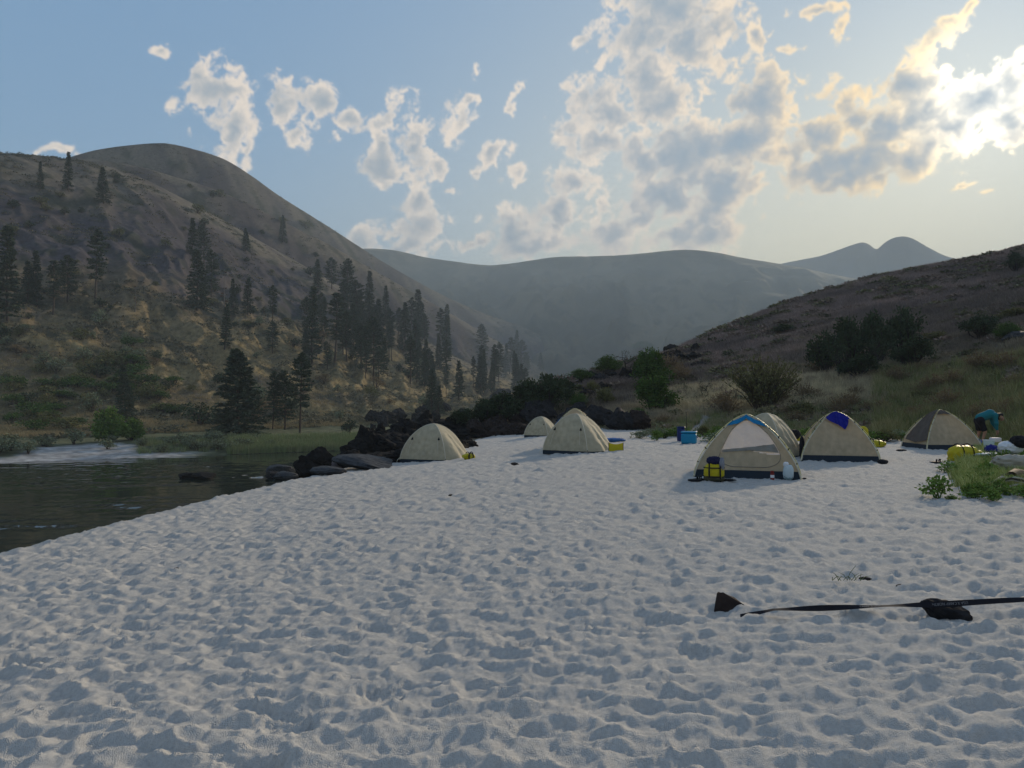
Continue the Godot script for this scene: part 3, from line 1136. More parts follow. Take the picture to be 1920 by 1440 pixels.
func tuft_mesh(blades: int, h: float, spread: float, width: float, seed_is: int, lean := 0.5) -> ArrayMesh:
	var r := RandomNumberGenerator.new()
	r.seed = seed_is
	var s := Soup.new()
	for i in blades:
		var a := r.randf() * TAU
		var out := Vector3(cos(a), 0, sin(a))
		var b := out * spread * sqrt(r.randf())
		var l := h * r.randf_range(0.55, 1.1)
		var side := out.cross(Vector3.UP).rotated(Vector3.UP, r.randf_range(-1, 1)) * width
		var mid := b + out * l * lean * 0.3 + Vector3.UP * l * 0.6
		var tip := b + out * l * lean * r.randf_range(0.5, 1.1) + Vector3.UP * l * 0.95
		var tone := r.randf_range(0.7, 1.25)
		var col := Color(tone, tone, tone * 0.95)
		s.quad(b - side, b + side, mid + side * 0.6, mid - side * 0.6, col)
		s.tri(mid - side * 0.6, mid + side * 0.6, tip, col)
	return s.done()


func clump_mesh(seed_is: int, n: int) -> ArrayMesh:
	var r := RandomNumberGenerator.new()
	r.seed = seed_is
	var s := Soup.new()
	for i in n:
		var a := r.randf() * TAU
		var z := r.randf()
		var d := Vector3(cos(a) * sqrt(1 - z * z), z * 0.8, sin(a) * sqrt(1 - z * z)) * r.randf_range(0.35, 0.5)
		var out := (d * 2.0 + rnd_from(r) * 0.8).normalized()
		var side := out.cross(rnd_from(r)).normalized() * 0.09
		var tone := r.randf_range(0.65, 1.3)
		s.tri(d - side, d + side, d + out * 0.26, Color(tone, tone, tone))
	return s.done()


func scatter(called: String, mesh: Mesh, m: Material, places: Array, label: String) -> void:
	var mm := MultiMesh.new()
	mm.transform_format = MultiMesh.TRANSFORM_3D
	mm.use_colors = true
	mm.mesh = mesh
	mm.instance_count = places.size()
	for i in places.size():
		mm.set_instance_transform(i, places[i][0])
		mm.set_instance_color(i, places[i][1] * 2.1)
	var o := MultiMeshInstance3D.new()
	o.name = called
	o.multimesh = mm
	o.material_override = m
	add_child(o, true)
	tag(o, label, "grass" if called.contains("grass") else "plants", "", "stuff")


func placed(p: Vector3, size: Vector3, turn := -1.0) -> Transform3D:
	return Transform3D(Basis(Vector3.UP, rnd(0, TAU) if turn < 0.0 else turn).scaled_local(size), p)


func hill_places(h: Dictionary, count: int, a_low: float, a_high: float, t_low: float, t_high: float, power: float, call: Callable) -> Array:
	var out := []
	for i in count:
		var a := atan((rnd(a_low, a_high) - 960.0) / LENS)
		if a <= h.a0 or a >= h.a1:
			continue
		var f: float = (a - h.a0) / (h.a1 - h.a0) * (h.n - 1)
		var k := mini(int(f), h.n - 2)
		var rf: float = h.rf[k]
		var rc: float = h.rc[k]
		var t := lerpf(t_low, t_high, pow(rng.randf(), power))
		var r := rf + (rc - rf) * t
		var x := sin(a) * r
		var z := -cos(a) * r
		var y := hill_y(h, x, z)
		var got = call.call(Vector3(x, y, z), t)
		if got != null:
			out.append(got)
	return out


func build_vegetation() -> void:
	M.needles = leaf_material(0.095, 0.118, 0.082, 0.15)
	M.dry_needles = leaf_material(0.174, 0.0798, 0.0508, 0.15)
	M.bark = mat(0.075, 0.055, 0.042)
	M.dark_bark = mat(0.035, 0.03, 0.027)
	M.dead_wood = mat(0.16, 0.14, 0.125)
	M.green_leaf = leaf_material(0.075, 0.13, 0.035, 0.3)
	M.dark_leaf = leaf_material(0.0565, 0.0792, 0.0452, 0.2)
	M.sage_leaf = leaf_material(0.1979, 0.2262, 0.1508, 0.2)
	M.olive_leaf = leaf_material(0.1602, 0.1602, 0.0716)
	M.dry_leaf = leaf_material(0.2168, 0.1602, 0.0943)
	M.bright_leaf = leaf_material(0.1377, 0.2175, 0.0551, 0.45)
	M.grass = leaf_material(1.0, 1.0, 1.0, 0.14)

	# pines on the opposite slope
	var pines := []
	for k in 6:
		for s in 2:
			pines.append(template(pine(k, 40 + k * 7 + s), ["pine_tree", "fir_tree", "pine_tree", "pine_tree", "dead_tree", "pine_tree"][k], "tree"))
	var singles := [
		[445, 818, 662, 3, "broadest dark pine, full to the ground, on the far bank left of three thinner pines"],
		[235, 790, 693, 1, "dark cone-shaped fir rising behind the bright green bush on the far bank"],
		[511, 806, 700, 0, "thin pine just right of the broad dark pine on the far bank"],
		[534, 806, 697, 0, "middle one of three thin pines beside the broad dark pine on the far bank"],
		[562, 819, 665, 2, "tallest thin pine on the far bank with a bare lower trunk by the track"],
		[14, 604, 449, 5, "tall dark pine at the left edge of view on the opposite slope"],
		[70, 577, 484, 5, "dark pine right of the tall one at the left edge of view"],
		[99, 590, 500, 2, "thin pine in front of the dark stand at left on the opposite slope"],
		[126, 568, 489, 0, "pine between the thin pine and the tall narrow one at left"],
		[178, 572, 444, 2, "tall narrow pine standing right of the left dark stand"],
		[50, 570, 500, 1, "small dark fir within the left stand on the opposite slope"],
		[75, 358, 311, 5, "dark pine high under the ridge, leftmost of three at the top"],
		[128, 360, 293, 5, "pine whose top breaks the skyline at the dip of the left ridge"],
		[194, 383, 320, 1, "dark pine below the rounded summit, rightmost of three at the top"],
		[361, 487, 416, 5, "upper pine of the dark clump in the middle of the left hill"],
		[383, 500, 425, 0, "pine beside the upper one in the dark clump in the middle of the left hill"],
		[368, 582, 476, 1, "lower dark fir of the clump in the middle of the left hill"],
		[396, 559, 474, 0, "pine right of the lower fir in the clump in the middle of the left hill"],
		[460, 473, 430, 1, "lone dark fir on the spur right of the middle clump"],
		[530, 456, 406, 1, "single fir standing alone on the bare spur below the summit"],
		[422, 592, 510, 4, "bare grey snag above the pale pine in the middle of the slope"],
		[421, 658, 578, 5, "pale grey green pine below the bare snag"],
		[438, 592, 528, 1, "dark fir just right of the bare snag"],
		[465, 594, 523, 5, "second dark fir right of the bare snag"],
		[253, 588, 537, 4, "small dead tree with rust red needles on the left slope"],
		[511, 608, 537, 2, "thin pine over the dark bushes, left of the big mid slope pines"],
		[511, 664, 606, 0, "pine below the thin one, among dark bushes on the mid slope"],
		[596, 550, 486, 5, "upper dark pine of the pair left of the tall mid slope pines"],
		[585, 682, 537, 5, "tallest darkest pine on the mid slope"],
		[627, 682, 550, 2, "tall narrow pine right of the darkest mid slope pine"],
		[622, 542, 483, 0, "pine on the upper mid slope between two dark pines"],
		[653, 584, 488, 0, "tall pine on the upper mid slope right of centre of the left hill"],
		[693, 598, 509, 5, "bushy pine on the mid slope, rightmost of the upper row"],
		[650, 682, 587, 2, "thin see through pine right of the tall narrow one"],
		[678, 688, 608, 0, "pine at the left edge of the hazy stand"],
		[700, 712, 594, 0, "tall pine at the front of the hazy stand's left edge"],
		[810, 778, 690, 1, "dark fir at the foot of the slope above the left tent"],
		[822, 780, 722, 1, "low dark fir touching the fir above the left tent"],
		[860, 750, 676, 5, "dark pine at the foot of the hazy stand right of the tent's firs"],
		[1014, 695, 661, 1, "farthest dark fir, seen over the bushes at the right end of the stand"],
	]
	for q in singles:
		plant(pines[q[3] * 2 + rng.randi() % 2], q[0], q[1], q[2], (q[1] - q[2]) * (rnd(0.85, 1.25) if q[3] != 3 else 1.3), Vector2(1, 1), q[4], "", 70.0)
	for i in 66:
		var x := rnd(660, 1020)
		var low := lerpf(690, 735, clampf((x - 690) / 200.0, 0.0, 1.0))
		var high := lerpf(600, 690, clampf((x - 700) / 300.0, 0.0, 1.0))
		var base := rnd(high, low + 22.0)
		var tall := rnd(58, 96) * lerpf(1.0, 0.72, clampf((x - 800) / 200.0, 0.0, 1.0))
		plant(pines[[0, 1, 4, 5, 10, 11, 0, 5, 2, 3][rng.randi() % 10]], x, base, base - tall, tall * rnd(0.65, 1.2), Vector2(1, 1), "slender pine in the thick hazy stand where the valley narrows", "pines of the hazy stand in the narrowing valley", 70.0)
	for i in 16:
		var x := rnd(560, 700)
		var base := rnd(600, 700)
		plant(pines[[0, 1, 4, 5, 10][rng.randi() % 5]], x, base, base - rnd(45, 80), 0.0, Vector2(1, 1), "smaller pine scattered between the tall mid slope pines", "smaller pines of the mid slope", 70.0)

	# shrubs on the opposite slope and bank
	var far_shrubs := []
	var mats := [M.dark_leaf, M.sage_leaf, M.olive_leaf, M.dry_leaf, M.green_leaf]
	for k in 5:
		for s in 2:
			far_shrubs.append(template(shrub(2.0, 1.5, 700, 0.16, mats[k], M.bark, 300 + k * 11 + s, 0.35, 6), "shrub", "shrub"))
	var lush := template(shrub(3.0, 2.6, 5200, 0.2, M.bright_leaf, M.dark_bark, 333, 0.2, 11), "green_bush", "bush")
	plant(lush, 207, 828, 768, 62, Vector2(3.0, 2.6), "bright green round bush on the far bank below the dark fir", "", 70.0)
	plant(lush, 246, 826, 786, 44, Vector2(3.0, 2.6), "smaller green bush touching the bright round bush on the far bank", "", 70.0)
	plant(far_shrubs[0], 376, 800, 756, 70, Vector2(2.0, 1.5), "dark bush left of the broad dark pine on the far bank", "", 70.0)
	plant(far_shrubs[1], 655, 812, 786, 44, Vector2(2.0, 1.5), "dark bush by the track beyond the black rocks", "", 70.0)
	plant(far_shrubs[8], 245, 658, 638, 40, Vector2(2.0, 1.5), "yellow green bush alone on the golden slope", "", 70.0)
	plant(far_shrubs[9], 208, 692, 676, 30, Vector2(2.0, 1.5), "bright green small bush below the yellow green one on the golden slope", "", 70.0)
	for i in 56:
		var x := rnd(20, 340)
		var b := rnd(720, 812)
		if x > 150 and x < 290 and b > 750:
			b -= 70.0
		plant(far_shrubs[[0, 4, 8, 9, 5, 8][rng.randi() % 6]], x, b, b - rnd(14, 26), rnd(34, 60), Vector2(2.0, 1.5), "leafy bush in the thicket at the foot of the left slope", "bushes of the thicket at the foot of the left slope", 70.0)
	for i in 70:
		var x := rnd(0, 800)
		var b := rnd(600, 790)
		var w := rnd(14, 44)
		plant(far_shrubs[[0, 1, 4, 6, 7, 2, 3][rng.randi() % 7]], x, b, b - w * rnd(0.5, 0.9), w, Vector2(2.0, 1.5), "shrub scattered over the golden lower slope across the river", "shrubs on the golden lower slope", 70.0)
	for i in 44:
		var x := rnd(-10, 540)
		if x > 85 and x < 190 and rng.randf() < 0.85:
			continue
		var b := rnd(832, 858) - x * 0.02
		var w := rnd(22, 48)
		plant(far_shrubs[2 + rng.randi() % 2], x, b, b - w * rnd(0.4, 0.6), w, Vector2(2.0, 1.5), "grey green sage bush on the sandy far bank", "sage bushes on the far bank", 70.0)
	for i in 60:
		var x := rnd(0, 620)
		var b := rnd(330, 590) + maxf(0.0, x - 300) * 0.25
		var w := rnd(12, 34)
		plant(far_shrubs[[0, 1, 4, 5][rng.randi() % 4]], x, b, b - w * 0.5, w, Vector2(2.0, 1.5), "dark shrub dotted over the bare upper slope of the left hill", "shrubs on the bare upper slope", 70.0)

	# dark brush on the outcrop
	var brush := []
	for k in 4:
		brush.append(template(shrub(3.0, 2.6, 4000, 0.17, M.dark_leaf, M.dark_bark, 500 + k, 0.45, 13, 0.0, 0.75), "bush", "bush"))
	for q in [[868, 806, 762, 60, "dark bush, lowest one, over the black rocks right of the left tent"], [905, 800, 744, 66, "dark bush second from the left on the outcrop"], [945, 792, 730, 80, "broad dark bush above the brown blocks"], [985, 790, 702, 84, "tall dark bush directly above the small far tent"], [1025, 782, 690, 80, "highest dark bush at the middle of the outcrop"], [1005, 796, 740, 70, "dark bush just behind the small far tent"], [1062, 762, 706, 54, "dark bush right of the highest one on the outcrop"]]:
		plant(brush[rng.randi() % 4], q[0], q[1], q[2], q[3], Vector2(3.0, 2.6), q[4], "", 34.0)
	var near_green := []
	for k in 4:
		near_green.append(template(shrub(3.0, 2.6, 4200, 0.15, [M.green_leaf, M.olive_leaf][k % 2], M.dark_bark, 520 + k, 0.35, 9), "bush", "bush"))
	for q in [[1090, 716, 690, 60, 0, "green bush on the crest of the outcrop, left one"], [1142, 702, 664, 62, 0, "green bush on the crest of the outcrop, right one"], [1110, 742, 712, 40, 1, "olive bush on the grassy side of the outcrop"], [1135, 764, 726, 50, 1, "yellowish olive bush above the grey boulders"], [1085, 770, 738, 44, 0, "small green bush above the middle tents"], [1196, 790, 762, 44, 2, "dark green low bush beside the brownish boulder"], [1205, 660, 640, 44, 2, "dark green bush on the skyline where the right hill begins"]]:
		plant(near_green[q[4]], q[0], q[1], q[2], q[3], Vector2(3.0, 2.6), q[5], "", 34.0)
	var leafy := template(shrub(3.2, 2.8, 6500, 0.16, M.green_leaf, M.dark_bark, 541, 0.3, 11), "leafy_tree", "tree")
	plant(leafy, 1219, 742, 652, 82, Vector2(3.2, 2.8), "tall leafy green tree at the left foot of the right hill, upper crown", "", 34.0)
	plant(leafy, 1226, 776, 702, 92, Vector2(3.2, 2.8), "broad leafy green tree at the right hill's foot, before the taller one", "", 34.0)
	plant(template(crooked_tree(2.5, 71, M.dark_leaf, 0.5), "bare_tree", "tree"), 1176, 700, 642, 0, Vector2(2.5, 2.5), "nearly bare tree with thin branches on the outcrop's skyline", "", 34.0)
	plant(template(crooked_tree(2.2, 74, M.dark_leaf, 0.8), "crooked_tree", "tree"), 1328, 747, 700, 0, Vector2(2.2, 2.2), "small crooked dark tree in the pale dry grass", "", 34.0)
	plant(template(wand_bush(3.2, 3.0, 240, M.olive_leaf, M.bark, 81, 0.16), "willow_bush", "bush"), 1432, 772, 662, 120, Vector2(3.2, 3.0), "big upright willow bush behind the tents with blue cloths", "", 34.0)
	var juniper := []
	for k in 3:
		juniper.append(template(shrub(4.0, 3.0, 5600, 0.17, M.dark_leaf, M.dark_bark, 560 + k, 0.5, 16, 0.0, 0.66), "juniper", "tree"))
	for q in [[1548, 706, 612, 92, "spreading dark tree with crooked low limbs, leftmost on the right hillside"], [1594, 694, 590, 90, "dark tree in the middle of the row on the right hillside"], [1642, 686, 578, 84, "dark tree behind the middle of the row on the right hillside"], [1690, 672, 570, 80, "dark tree whose thin top limb leans right on the right hillside"], [1712, 694, 630, 90, "lower dark bush at the right end of the row on the right hillside"], [1610, 712, 660, 90, "dark brush under the row of trees on the right hillside"], [1838, 640, 590, 76, "dark twiggy bush alone on the right hillside"], [1905, 512, 474, 46, "dark bush on the skyline at the right edge of view"], [1468, 628, 606, 60, "low dark bush on the open slope above the willow bush"]]:
		plant(juniper[rng.randi() % 3], q[0], q[1], q[2], q[3], Vector2(4.0, 3.0), q[4], "", 36.0)
	for q in [[1570, 712], [1640, 706]]:
		plant(template(crooked_tree(2.4, 90 + int(q[0]) % 7, M.dark_leaf, 0.6), "crooked_tree", "tree"), q[0], q[1], q[1] - 84.0, 0, Vector2(2.4, 2.4), "crooked dark limbs standing in the row of trees, %s" % ("left of the gap" if q[0] < 1600 else "right of the gap"), "", 36.0)
	for q in [[1508, 780, 752, 60, "green bush left of the blue draped tent"], [1660, 828, 806, 60, "leafy green bush at the sand edge behind the yellow bag"], [1728, 756, 734, 70, "olive bush on the slope above the grey draped tent"], [1860, 700, 676, 60, "olive bush at the right part of the right hillside"], [1890, 640, 612, 50, "green bush near the right edge on the hillside"], [1760, 640, 622, 60, "yellowish bush right of the row of dark trees"], [1246, 822, 806, 40, "low green bush at the sand edge left of the blue cooler"], [1320, 818, 796, 40, "low green bush beside the trail right of the blue cooler"], [1900, 600, 580, 70, "pale olive bush high at the right edge of the hillside"], [1560, 660, 640, 40, "olive bush among the dark trees"]]:
		plant(near_green[rng.randi() % 4], q[0], q[1], q[2], q[3], Vector2(3.0, 2.6), q[4], "", 30.0)
	var dry_bush := []
	for k in 3:
		dry_bush.append(template(wand_bush(1.6, 1.2, 80, M.dry_leaf, M.dead_wood, 600 + k, 0.09), "dry_bush", "bush"))
	for i in 46:
		var x := rnd(1240, 1930)
		var b := rnd(690, 800)
		var w := rnd(26, 60)
		plant(dry_bush[i % 3], x, b, b - w * rnd(0.5, 0.8), w, Vector2(1.6, 1.2), "dry brown brush on the lower right hillside", "dry brush on the lower right hillside", 34.0)

	ground_cover()


func ground_cover() -> void:
	var right: Dictionary = hills[5]
	var tuft := tuft_mesh(16, 0.42, 0.16, 0.011, 3)
	var places := hill_places(right, 52000, 1020, 2150, 0.0, 0.55, 1.5, func(p, t):
		var n := noise_a.get_noise_2d(p.x * 0.12, p.z * 0.12)
		if n + rng.randf() * 0.9 < 0.12 or trail(p) < 0.3:
			return null
		var s: float = rnd(0.55, 1.25) * (0.8 + t)
		var c := Color(0.125, 0.110, 0.070).lerp(Color(0.095, 0.080, 0.066), clampf(t * 3.0 + n - 0.1, 0.0, 1.0))
		var pale := exp(-pow(Vector2((p.x - 15.5) / 7.0, (p.z + 50.0) / 8.0).length(), 2.0))
		c = c.lerp(Color(0.36, 0.31, 0.20), clampf(pale * 1.2 * rnd(0.3, 1.0), 0.0, 0.7))
		if t < 0.10 + 0.05 * n and rng.randf() < 0.6:
			c = c.lerp(Color(0.085, 0.105, 0.04), 0.8)
		return [placed(p - Vector3(0, 0.03, 0), Vector3(s, s * rnd(0.8, 1.3) * (1.0 + pale * 0.5), s)), c * rnd(0.75, 1.2)])
	scatter("dry_grass", tuft, M.grass, places, "dry grass and weeds over the lower right hillside")
	places = hill_places(right, 60000, 1100, 2300, 0.35, 1.02, 0.8, func(p, t):
		var n := noise_a.get_noise_2d(p.x * 0.05, p.z * 0.05)
		var s := rnd(0.9, 2.0)
		var c := Color(0.150, 0.118, 0.108).lerp(Color(0.085, 0.070, 0.066), clampf(0.5 + n * 1.8, 0.0, 1.0))
		return [placed(p - Vector3(0, 0.05, 0), Vector3(s, s * rnd(0.6, 1.0), s)), c * rnd(0.75, 1.2)])
	scatter("hillside_grass", tuft, M.grass, places, "brown dry grass covering the upper right hillside")
	var tall := tuft_mesh(18, 0.75, 0.22, 0.012, 44, 0.35)
	places = hill_places(right, 9000, 1640, 2150, 0.0, 0.22, 1.2, func(p, t):
		var n := noise_a.get_noise_2d(p.x * 0.35, p.z * 0.35)
		if n + rnd(-0.3, 0.3) < -0.05:
			return null
		var s: float = rnd(0.5, 1.2)
		return [placed(p, Vector3(s, s, s)), Color(0.075, 0.090, 0.034).lerp(Color(0.145, 0.135, 0.07), clampf(rng.randf() * 0.9 + n * 1.5, 0.0, 1.0))])
	scatter("tall_green_grass", tall, M.grass, places, "tall yellow green grass on the slope right of the rightmost tent")
	var tangle := clump_mesh(8, 60)
	places = hill_places(right, 9000, 1000, 2200, 0.04, 1.0, 1.1, func(p, t):
		var n := noise_a.get_noise_2d(p.x * 0.09 + 4.0, p.z * 0.09)
		if n + rnd(-0.3, 0.3) < 0.1 or trail(p) < 0.8:
			return null
		var s: float = rnd(0.5, 1.3) * (0.8 + 0.9 * t)
		var c: Color = [Color(0.05, 0.056, 0.03), Color(0.12, 0.09, 0.075), Color(0.095, 0.095, 0.05), Color(0.11, 0.09, 0.07)][rng.randi() % 4]
		return [placed(p, Vector3(s, s * rnd(0.5, 0.8), s)), c * rnd(0.8, 1.2)])
	scatter("hillside_scrub", tangle, M.grass, places, "low brown and olive scrub over the right hillside")
	# far scrub
	var clump := clump_mesh(5, 26)
	places = []
	for q in [[0, 9000, -100, 1000, 0.08, 1.0], [1, 3500, -100, 1000, 0.45, 1.0], [2, 4000, 50, 1100, 0.4, 1.0]]:
		places += hill_places(hills[q[0]], q[1], q[2], q[3], q[4], q[5], 0.9, func(p, t):
			var n := noise_a.get_noise_2d(p.x * 0.04, p.z * 0.04) + 0.4 * noise_b.get_noise_2d(p.x * 0.02 + 9.0, p.z * 0.02)
			if n + rnd(-0.25, 0.25) < 0.06:
				return null
			var s := rnd(0.8, 2.6)
			return [placed(p, Vector3(s, s * rnd(0.45, 0.8), s)), Color(0.052, 0.054, 0.036).lerp(Color(0.085, 0.075, 0.05), rng.randf())])
	scatter("hill_scrub", clump, M.grass, places, "low scrub speckled over the left hill")
	places = hill_places(hills[0], 26000, -60, 1000, 0.09, 0.6, 1.3, func(p, t):
		if p.y > 30.0 + 12.0 * noise_a.get_noise_2d(p.x * 0.02, p.z * 0.02):
			return null
		var n := noise_a.get_noise_2d(p.x * 0.06, p.z * 0.06)
		var s := rnd(1.0, 2.2)
		return [placed(p, Vector3(s, s * 0.7, s)), Color(0.17, 0.135, 0.075).lerp(Color(0.08, 0.075, 0.05), clampf(0.5 - n * 2.0, 0.0, 1.0)) * rnd(0.8, 1.2)])
	scatter("slope_grass", tuft, M.grass, places, "golden dry grass on the lower slope across the river")
	# reeds along the far shore
	var reed := tuft_mesh(20, 1.3, 0.5, 0.03, 12, 0.25)
	places = []
	for i in 4200:
		var x := rnd(430, 760) if i % 3 else rnd(260, 760)
		var a := atan((x - 960.0) / LENS)
		var k := clampi(int((a - far_bank_hill.a0) / (far_bank_hill.a1 - far_bank_hill.a0) * 699), 0, 698)
		var r: float = far_bank_hill.rf[k] + (rnd(0.2, 9.0) if i % 3 else rnd(2.0, 16.0))
		var p := Vector3(sin(a) * r, 0, -cos(a) * r)
		p.y = ground(p.x, p.z)
		var s: float = rnd(0.5, 1.1) * (0.85 if i % 3 else 0.5)
		places.append([placed(p, Vector3(s, s, s)), Color(0.095, 0.125, 0.055).lerp(Color(0.16, 0.15, 0.085), rng.randf() * 0.7)])
	scatter("reed_grass", reed, M.grass, places, "green reeds along the far shore of the river")


# how far a place lies from the sandy footpath that climbs the slope
var trail_points := [Vector2(9.6, -37.5), Vector2(9.3, -39.5), Vector2(10.3, -42.0), Vector2(11.2, -44.0), Vector2(10.3, -46.5), Vector2(11.3, -48.5)]


func trail(p: Vector3) -> float:
	var q := Vector2(p.x, p.z)
	var best := 99.0
	for i in trail_points.size() - 1:
		best = minf(best, q.distance_to(Geometry2D.get_closest_point_to_segment(q, trail_points[i], trail_points[i + 1])))
	return best


# ---------------------------------------------------------------- tents

func fabric(r: float, g: float, b: float, through := 0.45, rough := 0.75) -> StandardMaterial3D:
	var m := mat(r, g, b, rough)
	m.backlight_enabled = true
	m.backlight = Color(through, through * 0.95, through * 0.85)
	m.albedo_texture = M.weave
	m.uv1_triplanar = true
	m.uv1_scale = Vector3(0.9, 0.9, 0.9)
	return m


# share of the half width left at a share of the height
func narrowing(h: float, round_share := 0.5) -> float:
	h = clampf(h, 0.0, 1.0)
	return (1.0 - round_share) * pow(1.0 - pow(h, 1.4), 0.9) + round_share * sqrt(1.0 - h * h)


# a place on one of the four walls: k 0 faces +z, 1 +x, 2 -z, 3 -x; s runs from corner to corner, h up
func wall_at(t: Dictionary, k: int, s: float, h: float, out := 0.0) -> Vector3:
	var q := narrowing(h, t.round)
	var w: float = t.w * 0.5
	var p := Vector3(s * w * q, t.h * h, w * q)
	var sag: float = t.sag * (1.0 - s * s) * sin(PI * clampf(h, 0.0, 1.0)) * w
	p.z -= sag
	if t.get("bulge", 0.0) > 0.0 and k == 1:
		var fold := 0.5 + 0.5 * sin(s * 8.0 + h * 2.0 + sin(s * 3.0) * 1.4)
		p.z += float(t.bulge) * pow(1.0 - h, 1.3) * (1.0 - s * s * s * s) + fold * 0.055 * (1.0 - h) * (1.0 - s * s)
	p.z += t.wrinkle * (noise_a.get_noise_3d(p.x * 1.5 + k * 7.0, p.y * 3.2 + float(t.seed), s * 0.7) + 0.4 * noise_a.get_noise_3d(p.x * 5.0, p.y * 8.0 + float(t.seed), k)) * (1.0 - s * s) * minf(1.0, h * 4.0)
	var n := Vector3(0, 0.35, 1).normalized()
	p += n * out
	return p.rotated(Vector3.UP, k * PI / 2)


func wall_panel(t: Dictionary, k: int, h0: float, h1: float, out := 0.0, keep = null, n := 26) -> ArrayMesh:
	var s := Soup.new()
	var grid := []
	for j in n + 1:
		var row := []
		var h := h0 + (h1 - h0) * (1.0 - pow(1.0 - j / float(n), 1.5))
		for i in n + 1:
			var u := i / float(n) * 2.0 - 1.0
			row.append([wall_at(t, k, u, h, out), u, h])
		grid.append(row)
	for j in n:
		for i in n:
			var a: Array = grid[j][i]
			var c: Array = grid[j + 1][i + 1]
			if keep != null and not keep.call((a[1] + c[1]) * 0.5, (a[2] + c[2]) * 0.5):
				continue
			for q in [[j, i], [j + 1, i], [j, i + 1], [j, i + 1], [j + 1, i], [j + 1, i + 1]]:
				var e: Array = grid[q[0]][q[1]]
				var dx := wall_at(t, k, e[1] + 0.03, e[2], out) - wall_at(t, k, e[1] - 0.03, e[2], out)
				var dy := wall_at(t, k, e[1], minf(e[2] + 0.02, 0.995), out) - wall_at(t, k, e[1], e[2] - 0.02, out)
				s.v.append(e[0])
				s.n.append(dx.cross(dy).normalized())
				s.c.append(Color.WHITE)
	return s.done()


# cloth lying on a wall: its lower and upper edge at the left, the middle and the right
func draped(t: Dictionary, k: int, s0: float, s1: float, low: Array, high: Array, out: float, fold := 0.012) -> ArrayMesh:
	var n := 18
	var v := PackedVector3Array()
	for j in n + 1:
		for i in n + 1:
			var f := i / float(n)
			var a: float = lerpf(lerpf(low[0], low[1], minf(f * 2, 1)), low[2], maxf(f * 2 - 1, 0))
			var b: float = lerpf(lerpf(high[0], high[1], minf(f * 2, 1)), high[2], maxf(f * 2 - 1, 0))
			var s := lerpf(s0, s1, f)
			var h := lerpf(a, b, 1.0 - j / float(n))
			v.append(wall_at(t, k, s, h, out + fold * sin(f * 21.0 + h * 9.0) * 0.6 + fold * noise_a.get_noise_2d(s * 4.0, h * 9.0 + k)))
	return grid_mesh(n + 1, n + 1, v, PackedColorArray())


func pole_line(t: Dictionary, corner: int, out: float, from := 0.0) -> Array:
	# from a corner over the top to the one opposite
	var p := []
	for i in 15:
		var h := lerpf(from, 1.0, 1.0 - pow(1.0 - i / 14.0, 1.7))
		var q := narrowing(h, t.round) * float(t.w) * 0.5
		var d := Vector3(-1, 0, 1).rotated(Vector3.UP, corner * PI / 2)
		var lift := out * sin(PI * clampf(h * 0.92 + 0.06, 0.0, 1.0))
		p.append(d * q + Vector3.UP * (float(t.h) * h) + (d.normalized() * (1.0 - h) + Vector3.UP * (0.25 + h)).normalized() * lift)
	return p


